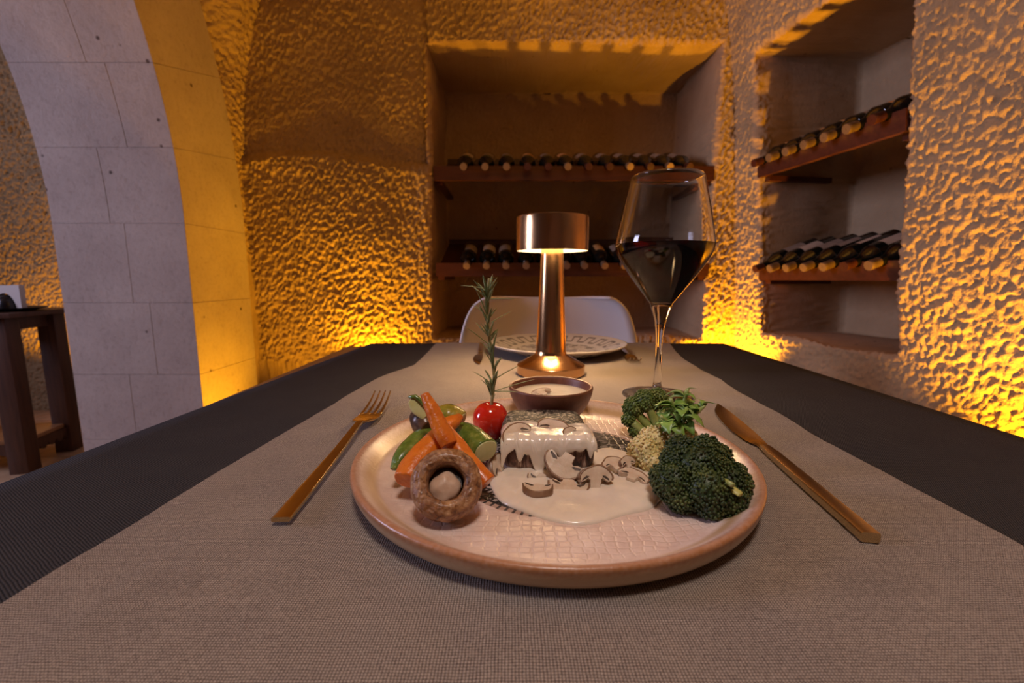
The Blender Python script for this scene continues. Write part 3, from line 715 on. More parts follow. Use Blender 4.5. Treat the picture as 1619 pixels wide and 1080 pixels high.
for p in nproto:
    if p.parent is None: p.parent = rs

# ------------------------------------------------------------------ dip bowl
def bowlmat():
    m = N('terracotta_bowl'); m.set(Base_Color=m.ramp(m.noise(150, 4), [(0.35, (0.13, 0.042, 0.02)), (0.7, (0.19, 0.065, 0.032))]), Roughness=0.45); m.bump(m.noise(300), 0.2, 0.0004); return m.m
bl = thing('dip_bowl', 'small brown terracotta bowl at the back of the plate', 'bowl', (0.0395, 0.440, ZP))
bp = smoothprof([(0.001, 0.0), (0.018, 0.0), (0.024, 0.002), (0.034, 0.013), (0.0405, 0.026), (0.0425, 0.0345), (0.0420, 0.0362), (0.0402, 0.0362), (0.0392, 0.0345), (0.0375, 0.027), (0.031, 0.014), (0.02, 0.006), (0.001, 0.005)], 4)
o = mesh('bowl_body', *lathe(bp, 72), bowlmat(), bl)
V, Fc = lathe([(0.0416, 0.0362), (0.0420, 0.0367), (0.0408, 0.0370), (0.0400, 0.0362)], 72); mesh('rim', V, Fc, simple('bowl_rim', (0.28, 0.14, 0.08), (0.38, 0.2, 0.12), 0.4, 300), bl)
V, Fc = lathe([(0.0386, 0.0288), (0.036, 0.0296), (0.02, 0.0298), (0.001, 0.0298)], 60)
o = mesh('dip_sauce', V, Fc, creammat('dip_cream', (0.80, 0.70, 0.56))); o.location = bl.location; tag(o, 'white creamy sauce filling the brown terracotta bowl', 'sauce')
o = mslice('mushroom slice floating in the bowl of white sauce', 862, 612, 0.425, 0.010, (R_(18), R_(12), R_(30)), 0.4); o.location = (0.030, 0.428, ZP+0.0305)

# ------------------------------------------------------------------ broccoli, cauliflower, basil
def budmat(name, a, b, c_):
    m = N(name); m.set(Base_Color=m.ramp(m.noise(70, 5, 0.75), [(0.35, a), (0.53, b), (0.66, c_)]), Roughness=0.45); m.bump(m.noise(900, 2), 0.5, 0.0004); return m.m
ico = bmesh.new(); bmesh.ops.create_icosphere(ico, subdivisions=1, radius=1); IV = np.array([v.co[:] for v in ico.verts]); IF = [[v.index for v in f.verts] for f in ico.faces]; ico.free()
ico = bmesh.new(); bmesh.ops.create_icosphere(ico, subdivisions=2, radius=1); IV2 = np.array([v.co[:] for v in ico.verts]); IF2 = [[v.index for v in f.verts] for f in ico.faces]; ico.free()
def buds(name, lobes, size, mat, parent, dens=1.0, hemi=None, core=0.97):
    """small buds covering a cluster of lobes (centre, radius)"""
    V = []; Fc = []; L = [(Vector(c), r) for c, r in lobes]
    for c, r in L:
        cnt = int(4*pi*r*r/(size*size)*0.62*dens); ga = pi*(3-sqrt(5))
        for k in range(cnt):
            z = 1-2*(k+0.5)/cnt; q = sqrt(1-z*z); d = Vector((q*cos(ga*k), q*sin(ga*k), z))
            if hemi and d.dot(Vector(hemi)) < -0.45: continue
            d = (d+Vector([random.gauss(0, 0.05) for _ in range(3)])).normalized(); p = c+d*r*(1+0.09*noise.noise(d*4+c*100))+d*random.uniform(-0.25, 0.35)*size
            if any((p-c2).length < r2*0.9 for c2, r2 in L if c2 is not c): continue
            if p.z < 0.0006: continue
            s_ = size*random.uniform(0.42, 0.68); b = len(V)
            for v in IV: V.append((p.x+v[0]*s_, p.y+v[1]*s_, p.z+v[2]*s_))
            Fc += [[b+i for i in f] for f in IF]
    for c, r in L:
        b = len(V)
        for v in IV2: V.append((c.x+v[0]*r*core, c.y+v[1]*r*core, max(c.z+v[2]*r*core, 0.0003)))
        Fc += [[b+i for i in f] for f in IF2]
    return mesh(name, V, Fc, mat, parent, kind='stuff')
DG = budmat('dark_broccoli_buds', (0.016, 0.030, 0.006), (0.035, 0.060, 0.012), (0.11, 0.13, 0.03))
LG = budmat('green_broccoli_buds', (0.05, 0.09, 0.015), (0.12, 0.17, 0.03), (0.28, 0.30, 0.08))
STG = simple('broccoli_stem', (0.24, 0.31, 0.07), (0.42, 0.44, 0.15), 0.35, 60, 0.4, 150, Subsurface_Weight=0.1, Subsurface_Scale=0.003)
b1 = thing('broccoli_floret', 'big dark green broccoli floret at the right front of the plate', 'broccoli', (0.1195, 0.270, ZP+0.0005), 'broccoli florets')
lob = [((0, 0.0, 0.022), 0.019), ((-0.016, -0.006, 0.017), 0.0135), ((0.015, -0.006, 0.016), 0.0145), ((0, -0.014, 0.016), 0.0145), ((-0.014, -0.012, 0.010), 0.0095), ((0.018, 0.002, 0.010), 0.0110),
       ((0.012, -0.016, 0.010), 0.0105), ((-0.008, 0.008, 0.032), 0.0095), ((0.006, 0.004, 0.034), 0.0090), ((-0.014, 0.002, 0.028), 0.0085), ((0.014, 0.006, 0.028), 0.0090), ((-0.019, 0.006, 0.014), 0.0085), ((0.0, -0.018, 0.009), 0.0095), ((0.022, -0.006, 0.008), 0.0075)]
lob = [((c[0]*1.06, c[1], c[2]), r) for c, r in lob]
buds('buds', lob, 0.0018, DG, b1, 1.15)
V, Fc = loft([(0.004, 0.010, 0.015), (0.008, -0.020, 0.024), (0.009, -0.0275, 0.0245)], [0.004, 0.0030, 0.0018], [0.004, 0.0022, 0.0012], 10); mesh('cut_stem', jitter(V, 0.0012, 300), Fc, STG, b1)
V, Fc = loft([(0.004, 0.010, 0.008), (0.011, -0.020, 0.0195), (0.013, -0.0278, 0.0195)], [0.004, 0.0026, 0.0020], [0.003, 0.0014, 0.0010], 10); mesh('cut_stem', jitter(V, 0.0012, 300, 3), Fc, simple('yellow_stem', (0.42, 0.40, 0.08), (0.55, 0.52, 0.16), 0.4, 90), b1)
b2 = thing('broccoli_floret', 'smaller light green broccoli floret with pale stem at the back right', 'broccoli', (0.124, 0.395, ZP+0.0005), 'broccoli florets')
buds('buds', [((-0.012, 0.0, 0.026), 0.0095), ((-0.002, -0.002, 0.033), 0.0100), ((0.010, 0.002, 0.033), 0.0100), ((0.018, 0.004, 0.026), 0.0085), ((-0.017, -0.004, 0.016), 0.0065), ((-0.012, -0.008, 0.006), 0.0058), ((0.004, 0.008, 0.030), 0.0095)], 0.0020, LG, b2)
for q in ([(0.006, -0.008, 0.003), (-0.002, -0.006, 0.013), (-0.010, -0.003, 0.022)], [(0.010, -0.008, 0.003), (0.006, -0.007, 0.015), (0.000, -0.006, 0.027)], [(0.012, -0.006, 0.003), (0.012, -0.005, 0.016), (0.012, -0.003, 0.026)], [(0.004, -0.010, 0.002), (-0.006, -0.010, 0.007), (-0.014, -0.007, 0.014)]):
    V, Fc = loft(smoothprof(q, 4), list(np.linspace(0.0048, 0.0042, 9)), list(np.linspace(0.0042, 0.0038, 9)), 10); mesh('stem', V, Fc, STG, b2)
ca = thing('cauliflower_floret', 'yellowish cauliflower floret between the sauce and dark broccoli', 'cauliflower', (0.111, 0.330, ZP+0.0005))
CFM = simple('cauliflower', (0.66, 0.52, 0.20), (0.74, 0.63, 0.34), 0.4, 60, 0.25, 250, Subsurface_Weight=0.2, Subsurface_Scale=0.004)
buds('curd', [((-0.010, -0.006, 0.012), 0.0120), ((0.0, 0.0, 0.017), 0.0125), ((-0.006, -0.014, 0.007), 0.0095), ((0.012, 0.0, 0.020), 0.0110), ((0.022, -0.002, 0.022), 0.0095), ((-0.002, -0.026, 0.004), 0.0065)], 0.0019, CFM, ca, 0.8, None, 1.0)
bs = thing('basil_sprig', 'bright green basil sprig standing behind the dark broccoli', 'herb', (0.1300, 0.330, ZP+0.021))
bs.scale = (1.4, 1.4, 1.15)
BG = [simple('basil_leaf', (0.15, 0.28, 0.045), (0.28, 0.44, 0.09), 0.35, 120, 0.3, 300), simple('basil_leaf_pale', (0.28, 0.40, 0.11), (0.38, 0.50, 0.17), 0.35, 120, 0.3, 300)]
stems = []
for ax, ay, h in ((-0.006, 0, 0.028), (0.004, 0.002, 0.034), (0.012, -0.002, 0.024), (-0.012, -0.003, 0.017), (0.0, -0.004, 0.022)):
    P = smoothprof([(0.001, 0, 0), (ax*0.3, ay, h*0.5), (ax, ay, h)], 5); stems.append(P)
    V, Fc = loft(P, [0.0011]*len(P), [0.0011]*len(P), 7); mesh('stem', V, Fc, STG, bs)
def leafmesh(L, w_, mat):
    V = []; Fc = []; n = 7
    for i in range(n+1):
        t_ = i/n; hw = w_*sin(pi*t_**0.8)*0.5+0.0002; z = 0.003*sin(pi*t_)-0.0035*t_*t_
        V += [(-hw, L*t_, z+hw*0.35), (0, L*t_, z), (hw, L*t_, z+hw*0.35)]
    for i in range(n):
        for k in (0, 1): Fc.append((i*3+k, i*3+k+1, i*3+k+4, i*3+k+3))
    o = mesh('leaf', V, Fc, mat, bs); m = o.modifiers.new('s', 'SOLIDIFY'); m.thickness = 0.00035; return o
lp = [leafmesh(0.0125, 0.0075, BG[0]), leafmesh(0.0125, 0.0075, BG[1])]; first = [True, True]
for k in range(78):
    P = stems[k % 5]; t_ = random.uniform(0.4, 1.0); b = P[int(t_*(len(P)-1))]; i = 0 if random.random() < 0.68 else 1
    if first[i]: o = lp[i]; first[i] = False
    else: o = lp[i].copy(); C.objects.link(o); o.parent = bs
    a = random.uniform(0, 2*pi); o.location = b; s_ = random.uniform(0.45, 1.0)*(1.0 if t_ < 0.9 else 0.75); o.scale = (s_, s_, s_)
    o.rotation_euler = (random.uniform(-0.35, 0.55)+(0.7 if t_ > 0.92 else 0), random.uniform(-0.5, 0.5), a)

# ------------------------------------------------------------------ cutlery
GOLD = N('brushed_gold'); GOLD.set(Base_Color=GOLD.ramp(GOLD.noise(30, 4), [(0.3, (0.58, 0.42, 0.21)), (0.7, (0.72, 0.55, 0.31))]), Metallic=1.0, Roughness=0.24); GOLD.bump(GOLD.noise(60, 3), 0.12, 0.001); GOLD = GOLD.m
def place(o, a, b):   # lay local +Y from a towards b
    a, b = Vector(a), Vector(b); d = b-a; o.location = a; o.rotation_euler = (atan2(d.z, math.hypot(d.x, d.y)), 0, atan2(-d.x, d.y)); return d.length
def fork(label, a, b, grp, mat=GOLD, roll=0):
    o = thing('fork', label, 'fork', group=grp); L = place(o, a, b); k = L/0.20; o.scale = (1, k, 1)
    # handle
    P = [(0, 0, 0.0018), (0, 0.02, 0.0018), (0, 0.08, 0.003), (0, 0.118, 0.006), (0, 0.128, 0.0062)]
    V, Fc = loft(P, [0.0058, 0.0056, 0.0042, 0.0032, 0.0036], [0.0015, 0.0016, 0.0018, 0.0018, 0.0015], 12, 7); autosmooth(mesh('handle', V, Fc, mat, o), 40)
    P = [(0, 0.127, 0.0062), (0, 0.132, 0.0055), (0, 0.142, 0.003), (0, 0.150, 0.0018), (0, 0.157, 0.0018)]
    V, Fc = loft(P, [0.0036, 0.0095, 0.0118, 0.0118, 0.0115], [0.0013, 0.0011, 0.0009, 0.0009, 0.0009], 12, 7); autosmooth(mesh('head', V, Fc, mat, o), 40)
    for j in range(4):
        x = (j-1.5)*0.0066; P = [(x, 0.156, 0.0018), (x*0.98, 0.170, 0.0030), (x*0.95, 0.187, 0.0070), (x*0.93, 0.200, 0.0125)]
        P = smoothprof(P, 3); V, Fc = loft(P, list(np.linspace(0.0019, 0.0006, len(P))), [0.0009]*len(P), 8, 5); mesh('tine', V, Fc, mat, o)
    return o
GF = 'forks on the runner'
ta, tb = pz(444, 826, 0.7545), pz(606, 634, 0.7545)
fork('gold fork lying left of the pink plate', ta, tb, GF)
def knife(label, a, b, grp, flip=1, roll=0.0):
    o = thing('table_knife', label, 'knife', group=grp); L = place(o, a, b); o.scale = (1, L/0.26, 1)
    P = [(0, 0, 0.0030), (0, 0.06, 0.0030), (0, 0.115, 0.0030), (0, 0.132, 0.0030)]
    V, Fc = loft(P, [0.0052, 0.0050, 0.0046, 0.0040], [0.0030, 0.0030, 0.0027, 0.0020], 12, 8); autosmooth(mesh('handle', V, Fc, GOLD, o), 40)
    E = [(0.130, -0.003, 0.003), (0.140, -0.004, 0.004), (0.150, -0.0085, 0.0048), (0.175, -0.0115, 0.0058), (0.205, -0.0110, 0.0060), (0.235, -0.0075, 0.0052), (0.252, -0.0020, 0.0040), (0.260, 0.0018, 0.0024)]
    E = smoothprof(E, 3); V = []; Fc = []
    for y, l, r in E:
        l *= flip; r *= flip; V += [(l, y, 0.0012), (0.5*(l+r), y, 0.0034), (r, y, 0.0042), (0.5*(l+r), y, 0.0008)]
    for i in range(len(E)-1):
        for k in range(4): Fc.append((i*4+k, i*4+(k+1) % 4, (i+1)*4+(k+1) % 4, (i+1)*4+k))
    Fc += [(0, 1, 2, 3), tuple(4*(len(E)-1)+k for k in (3, 2, 1, 0))]
    bm = bmesh.new(); [bm.verts.new(v) for v in V]; bm.verts.ensure_lookup_table(); [bm.faces.new([bm.verts[i] for i in f]) for f in Fc]
    autosmooth(frombm('blade', bm, GOLD, o), 60)
    return o
knife('gold knife lying right of the pink plate', pz(1376, 858, 0.7525), pz(1130, 643, 0.7525), 'knives on the runner')
fork('fork at the far place setting right of the patterned plate', Vector((0.236, 0.95, 0.7520)), Vector((0.214, 0.752, 0.7520)), GF)
knife('knife at the far place setting left of the patterned plate', Vector((-0.068, 0.985, 0.7520)), Vector((-0.058, 0.755, 0.7520)), 'knives on the runner', -1)

# ------------------------------------------------------------------ far plate
def fpmat():
    m = N('patterned_plate'); s = m.sep()
    R = m.math('SQRT', m.math('ADD', m.math('MULTIPLY', s[0], s[0]), m.math('MULTIPLY', s[1], s[1])))
    ang = m.math('DIVIDE', m.math('ARCTAN2', s[1], s[0]), 2*pi)
    # key pattern: radial square wave drawn as a thick grey line
    u = m.math('FRACT', m.math('MULTIPLY', ang, 22)); 
    up = m.math('GREATER_THAN', u, 0.5)
    tgt = m.math('ADD', 0.098, m.math('MULTIPLY', up, 0.024))
    flat = m.math('LESS_THAN', m.math('ABSOLUTE', m.math('SUBTRACT', R, tgt)), 0.0035)
    ed = m.math('GREATER_THAN', m.math('ABSOLUTE', m.math('SUBTRACT', m.math('FRACT', m.math('MULTIPLY', ang, 44)), 0.5)), 0.38)
    band = m.math('MULTIPLY', m.math('GREATER_THAN', R, 0.096), m.math('LESS_THAN', R, 0.124))
    key = m.math('MAXIMUM', flat, m.math('MULTIPLY', ed, band))
    inner = m.math('MULTIPLY', m.math('LESS_THAN', R, 0.085), m.math('GREATER_THAN', m.noise(90, 3), 0.5))
    f = m.math('MULTIPLY', m.math('MAXIMUM', key, inner), m.ramp(m.noise(300, 3), [(0.3, 0.5), (0.6, 1.0)]))
    m.set(Base_Color=m.mix(f, (0.46, 0.41, 0.37), (0.15, 0.13, 0.12)), Roughness=0.25, Coat_Weight=0.2); return m.m
prof = [(0.001, 0.0), (0.07, 0.0), (0.085, 0.001), (0.11, 0.008), (0.132, 0.0165), (0.1375, 0.0195), (0.138, 0.0212), (0.1365, 0.0222), (0.131, 0.0205), (0.11, 0.0135), (0.088, 0.0065), (0.078, 0.0048), (0.04, 0.0045), (0.001, 0.0045)]
o = mesh('dinner_plate', *lathe(smoothprof(prof, 3), 96), fpmat()); o.location = (0.092, 0.890, 0.7520)
tag(o, 'white plate with grey key pattern at the far place setting', 'plate')

# ------------------------------------------------------------------ table lamp
def brass():
    m = N('brushed_copper'); v = m.map((1, 1, 60))
    m.set(Base_Color=(0.62, 0.36, 0.17), Metallic=1.0, Roughness=m.ramp(m.noise(60, 3, 0.6, v), [(0.3, 0.15), (0.7, 0.24)]), Anisotropic=0.4)
    m.bump(m.noise(40, 3, 0.6, m.map((1, 1, 120))), 0.02, 0.0002); return m.m
COP = brass()
la = thing('table_lamp', 'copper cordless table lamp with drum shade lit in the middle of the table', 'lamp', (0.0615, 0.690, ZT))
V, Fc = lathe([(0.001, 0.0), (0.0525, 0.0), (0.0535, 0.001), (0.0535, 0.0135), (0.0525, 0.0150), (0.030, 0.0275), (0.0250, 0.0310), (0.0237, 0.036)], 72); autosmooth(mesh('base', V, Fc, COP, la), 30)
V, Fc = lathe([(0.0237, 0.036), (0.0215, 0.08), (0.0185, 0.15), (0.0168, 0.20)], 72); mesh('stem', V, Fc, COP, la)
V, Fc = lathe([(0.0535, 0.1905), (0.0548, 0.190), (0.0548, 0.238), (0.0540, 0.2405), (0.0500, 0.2412), (0.001, 0.2412)], 72); shd = autosmooth(mesh('shade', V, Fc, COP, la), 30)
V, Fc = lathe([(0.0535, 0.1905), (0.0530, 0.2325), (0.001, 0.2330)], 72); autosmooth(mesh('shade_lining', V, Fc, simple('white_lining', (0.85, 0.80, 0.72), rough=0.6), shd), 30)
DIF = N('lamp_diffuser'); DIF.set(Base_Color=(1, 0.9, 0.7), Emission_Color=(1.0, 0.66, 0.32), Emission_Strength=12.0)
V, Fc = lathe([(0.0168, 0.1990), (0.050, 0.1990), (0.050, 0.2030), (0.0168, 0.2030)], 60); mesh('diffuser', V, Fc, DIF.m, shd)
l = bpy.data.lights.new('lamp_light', 'POINT')
for k in range(6):   # ring of small warm leds behind the diffuser's underside
    if k == 0: l = bpy.data.lights.new('lamp_light', 'SPOT'); l.energy = 0.65; l.color = WARM; l.spot_size = radians(150); l.spot_blend = 0.7; l.shadow_soft_size = 0.008
    o = bpy.data.objects.new('lamp_light', l); C.objects.link(o); o.parent = la; o.location = (0.034*cos(k*pi/3+pi/6), 0.034*sin(k*pi/3+pi/6), 0.190)

# ------------------------------------------------------------------ wine glass
GL = N('clear_glass'); GL.set(Base_Color=(1, 1, 1), Roughness=0.0, Transmission_Weight=1.0, IOR=1.48); GL = GL.m
WN = N('red_wine'); WN.set(Base_Color=(0.018, 0.0003, 0.001), Roughness=0.0, Transmission_Weight=0.9, IOR=1.34); WN = WN.m
gx, gy = 0.1865, 0.555
wg = thing('wine_glass', 'tall stemmed wine glass half full of red wine at the right', 'glass', (gx, gy, ZT))
outer = [(0.0008, 0.114), (0.0125, 0.117), (0.022, 0.128), (0.0395, 0.152), (0.0530, 0.174), (0.0575, 0.188), (0.0560, 0.202), (0.0495, 0.236), (0.0425, 0.268)]
o1 = smoothprof([(0.0060, 0.112), (0.0140, 0.1185), (0.0235, 0.131), (0.0400, 0.153), (0.0540, 0.175), (0.0583, 0.189), (0.0566, 0.203), (0.0502, 0.236), (0.0428, 0.268)], 5)
i1 = smoothprof([(0.0425, 0.2688), (0.0418, 0.268), (0.0492, 0.236), (0.0556, 0.203), (0.0572, 0.1890), (0.0529, 0.176), (0.0389, 0.1545), (0.022, 0.133), (0.0115, 0.1230), (0.0005, 0.120)], 5)
stem = smoothprof([(0.0005, 0.0), (0.040, 0.0), (0.0430, 0.0006), (0.0430, 0.0014), (0.036, 0.0024), (0.018, 0.0050), (0.0070, 0.0105), (0.0045, 0.022), (0.0038, 0.045), (0.0042, 0.072), (0.0062, 0.092), (0.0100, 0.106)], 4)
V, Fc = lathe(stem[:-1]+[(0.0100, 0.106)]+[(0.0128, 0.1145)]+o1[5:]+i1, 72)
mesh('glass_body', V, Fc, GL, wg)
wz = 0.1905
wp = smoothprof([(0.0005, 0.1195), (0.0117, 0.1226), (0.0223, 0.1328), (0.0392, 0.1543), (0.0532, 0.1758), (0.0575, 0.1888), (0.0575, wz)], 5)+[(0.0560, wz-0.0004), (0.0005, wz-0.0004)]
V, Fc = lathe(wp, 72); o = mesh('red_wine', V, Fc, WN); o.location = wg.location; tag(o, 'dark red wine filling the lower half of the wine glass', 'wine')

# ------------------------------------------------------------------ chair
WP = simple('white_plastic', (0.75, 0.73, 0.74), rough=0.35)
ch = thing('shell_chair', 'white moulded shell chair at the far end of the table', 'chair', (0.10, 1.36, 0))
def shell():
    V = []; Fc = []; nu = 25; rows = [(-0.02, 0.455, 0.19), (-0.19, 0.46, 0.215), (-0.24, 0.45, 0.22)]
    prof = [(-0.24, 0.44, 0.20), (-0.21, 0.455, 0.22), (-0.1, 0.44, 0.235), (0.03, 0.432, 0.242), (0.10, 0.445, 0.247), (0.15, 0.50, 0.250), (0.175, 0.58, 0.252), (0.19, 0.66, 0.250), (0.20, 0.73, 0.242), (0.205, 0.79, 0.226), (0.208, 0.825, 0.206), (0.21, 0.843, 0.182), (0.21, 0.848, 0.165)]
    prof = smoothprof(prof, 3)
    for y, z, w_ in prof:
        for k in range(nu):
            u = k/(nu-1)*2-1; curl = abs(u)**3; seat = max(0, min(1, (0.6-z)/0.15))
            V.append((u*w_, y-0.05*curl*(1-seat)-0.36, z+0.05*curl*seat))
    m = len(prof)
    for i in range(m-1):
        for k in range(nu-1): Fc.append((i*nu+k, i*nu+k+1, (i+1)*nu+k+1, (i+1)*nu+k))
    return V, Fc
V, Fc = shell(); V = [(x, y+0.36-0.06, z) for x, y, z in V]
o = mesh('shell_seat', V, Fc, WP, ch); m = o.modifiers.new('s', 'SOLIDIFY'); m.thickness = 0.008; m.offset = 0
for x, y in ((-0.2, -0.2), (0.2, -0.2), (-0.2, 0.16), (0.2, 0.16)):
    V, Fc = loft([(x*0.55, y*0.55, 0.43), (x, y, 0.0)], [0.014, 0.009], [0.014, 0.009], 12); mesh('leg', V, Fc, simple('beech_leg', (0.45, 0.28, 0.14), rough=0.5) if x == -0.2 and y == -0.2 else bpy.data.materials['beech_leg'], ch)
ch.location.y = 1.09+0.02

# ------------------------------------------------------------------ wine shelves and bottles
BGL = N('dark_bottle_glass'); BGL.set(Base_Color=(0.006, 0.007, 0.006), Roughness=0.08, Coat_Weight=0.5); BGL = BGL.m
CAPS = [simple('capsule_highlight', (0.34, 0.23, 0.14), rough=0.4, metal=0.6), simple('capsule_maroon', (0.06, 0.018, 0.013), rough=0.35)]  # bronze tone paints the tan highlight into the dark capsules
PAP = [simple('label_cream', (0.46, 0.38, 0.30), (0.54, 0.46, 0.37), 0.7, 60), simple('label_grey', (0.24, 0.19, 0.15), (0.30, 0.25, 0.2), 0.7, 60), simple('label_ochre', (0.50, 0.28, 0.10), (0.58, 0.36, 0.15), 0.7, 60)]
def bprof():
    return smoothprof([(0.001, 0.004), (0.020, 0.001), (0.034, 0.0), (0.0372, 0.004), (0.0375, 0.02), (0.0375, 0.175), (0.036, 0.193), (0.027, 0.214), (0.0175, 0.232), (0.0145, 0.25), (0.0142, 0.285), (0.0142, 0.298), (0.001, 0.299)], 2)
def make_bottle():
    b = thing('wine_bottle', 'x', 'bottle')
    V, Fc = lathe(bprof(), 24); autosmooth(mesh('bottle_body', V, Fc, BGL, b), 40)
    V, Fc = lathe([(0.0146, 0.262), (0.0150, 0.265), (0.0150, 0.285), (0.0158, 0.286), (0.0158, 0.298), (0.0150, 0.3005), (0.001, 0.3008)], 20, True); autosmooth(mesh('capsule', V, Fc, CAPS[0], b), 40)
    V = []; Fc = []
    for i in range(13):
        a = -0.9+1.8*i/12
        for z in (0.065, 0.155): V.append((0.0379*sin(a), 0.0379*cos(a), z))
    for i in range(12): Fc.append((2*i, 2*i+2, 2*i+3, 2*i+1))
    mesh('paper_label', V, Fc, PAP[0], b)
    return b
proto = make_bottle(); firstb = [True]
def bottle(tip, d, label, grp, roll=0.0, sc=1.0, paper=0, caps=0):
    """bottle whose neck end is at tip, pointing along d; the paper label faces up"""
    if firstb[0]: b = proto; firstb[0] = False
    else:
        b = proto.copy(); C.objects.link(b)
        for c in proto.children:
            q = c.copy(); C.objects.link(q); q.parent = b
            if c.name.startswith('paper_label') and paper: q.data = c.data.copy(); q.data.materials[0] = PAP[paper]
            if c.name.startswith('capsule') and caps: q.data = c.data.copy(); q.data.materials[0] = CAPS[caps]
    d = Vector(d).normalized(); up = Vector((0, 0, 1)); s = d.cross(up).normalized(); u = s.cross(d)
    Mx = Matrix((s, u, d)).transposed()
    if Mx.determinant() < 0: Mx = Matrix((-s, u, d)).transposed()
    Mx = Mx @ Matrix.Rotation(roll, 3, 'Z')
    b.rotation_euler = Mx.to_euler(); b.location = Vector(tip)-d*0.3*sc; b.scale = (sc, sc, sc)
    b['label'] = label; b['group'] = grp; b['category'] = 'bottle'; return b
ORD = ['first', 'second', 'third', 'fourth', 'fifth', 'sixth', 'seventh', 'eighth', 'ninth', 'tenth', 'eleventh', 'twelfth', 'thirteenth']
TILT = radians(19)
def shelf(name, label, Wf, length, zlip, depth, ncut):
    """Wf maps local (along, inward, z) to world. sloped board, notched front lip and two end brackets"""
    o = thing(name, label, 'shelf', Wf(0, 0, zlip), group='sloping wine shelves'); o0 = o.location
    def put(nm, quads_fn, bev=0.001):
        V, Fc = quads_fn(); V = [Wf(*v)-o0 for v in V]; bm = bmesh.new(); vv = [bm.verts.new(v) for v in V]
        for f in Fc: bm.faces.new([vv[i] for i in f])
        return autosmooth(frombm(nm, bm, SHELFW, o, True), 40)
    def slab(a0, a1, p):   # polygon p in (inward, z) extruded along the length
        n = len(p); V = [(a0, y, z) for y, z in p]+[(a1, y, z) for y, z in p]
        return V, [tuple(range(n)), tuple(range(2*n-1, n-1, -1))]+[(k, n+k, n+(k+1) % n, (k+1) % n) for k in range(n)]
    tt = math.tan(TILT)
    put('sloped_board', lambda: slab(0, length, [(0.02, zlip+0.005), (depth, zlip+0.005+depth*tt), (depth, zlip+0.023+depth*tt), (0.02, zlip+0.023)]))
    def lip():   # front strip with scooped notches for the necks
        top = []; r = 0.018
        xs = [0]
        for c in ncut: xs += [c+r*cos(a) for a in np.linspace(pi, 0, 7)]
        zs = [0.062]
        for c in ncut: zs += [0.062-r*sin(a) for a in np.linspace(pi, 0, 7)]
        xs.append(length); zs.append(0.062); V = []; Fc = []
        for y in (0.0, 0.02):
            V += [(x, y, zlip+z) for x, z in zip(xs, zs)]+[(x, y, zlip) for x in xs]
        m = len(xs)
        for b_ in (0, 2*m):
            for k in range(m-1): Fc.append((b_+k, b_+k+1, b_+m+k+1, b_+m+k) if b_ else (b_+m+k, b_+m+k+1, b_+k+1, b_+k))
        for k in range(m-1): Fc += [(k, k+1, 2*m+k+1, 2*m+k), (m+k, 3*m+k, 3*m+k+1, m+k+1)]
        Fc += [(0, 2*m, 3*m, m), (m-1, 2*m-1, 4*m-1, 3*m-1)]
        return V, Fc
    put('front_lip', lip)
    put('back_rail', lambda: slab(0, length, [(depth-0.0, zlip+depth*tt-0.01), (depth+0.018, zlip+depth*tt-0.01), (depth+0.018, zlip+depth*tt+0.05), (depth, zlip+depth*tt+0.05)]))
    for a in (0.004, length-0.034): put('bracket', lambda: slab(a, a+0.03, [(0.03, zlip-0.016), (depth*0.9, zlip-0.016), (depth*0.9, zlip+0.004), (0.03, zlip+0.004)]))
    return o
def WB(a, y, z): return Vector((-0.352+a, YB-0.025+y, z))
cen_up = [pY(px, 272, 2.03).x for px in (733, 767, 801, 834, 867, 898, 931, 964, 996, 1028, 1059, 1090)]
cen_lo = [pY(px, 432, 2.03).x for px in (738, 769, 800, 832, 862, 896, 924, 956, 987, 1019, 1051, 1083)]
def fill(cs, zl, word, Wf, off, depth_, grp, skip=()):
    for k, c in enumerate(cs):
        a = c-off; y0 = -0.050; zt = zl+0.052
        tip = Wf(a, y0, zt-0.006); inn = Wf(a, y0+1, zt)-Wf(a, y0, zt); yaw = random.uniform(-0.03, 0.03)
        inn = Matrix.Rotation(yaw, 3, 'Z') @ inn
        d = Vector((-inn.x*cos(TILT), -inn.y*cos(TILT), -sin(TILT)))
        extra = (random.random() < 0.15)
        bottle(tip, d, '%s bottle from the left on the %s' % (ORD[k], word), grp, roll=random.uniform(-0.5, 0.5), paper=random.choice((0, 1, 1, 2)), caps=1 if random.random() < 0.3 else 0)
shelf('wine_shelf', 'upper red-brown sloping wine shelf in the back wall niche', WB, 1.262, 1.338, 0.46, [c+0.352 for c in cen_up])
fill(cen_up, 1.338, 'upper shelf of the back wall niche', WB, -0.352, 0.3, 'bottles on the upper shelf of the back niche')
shelf('wine_shelf', 'lower red-brown sloping wine shelf in the back wall niche', WB, 1.262, 0.909, 0.46, [c+0.352 for c in cen_lo])
fill(cen_lo, 0.909, 'lower shelf of the back wall niche', WB, -0.352, 0.3, 'bottles on the lower shelf of the back niche')
def WR(a, y, z): q = rw(0.165+a, 0.65, y+0.0); q.z = z; q.x -= float(g_lean(z)); return q
rc = [0.042+0.0845*k for k in range(7)]
shelf('wine_shelf', 'upper red-brown sloping wine shelf in the right wall niche', WR, 0.606, 1.318, 0.36, rc)
fill(rc[:7], 1.318, 'upper shelf of the right wall niche', WR, 0, 0.26, 'bottles on the upper shelf of the right niche')
shelf('wine_shelf', 'lower red-brown sloping wine shelf in the right wall niche', WR, 0.606, 0.893, 0.36, rc)
fill(rc, 0.893, 'lower shelf of the right wall niche', WR, 0, 0.26, 'bottles on the lower shelf of the right niche')

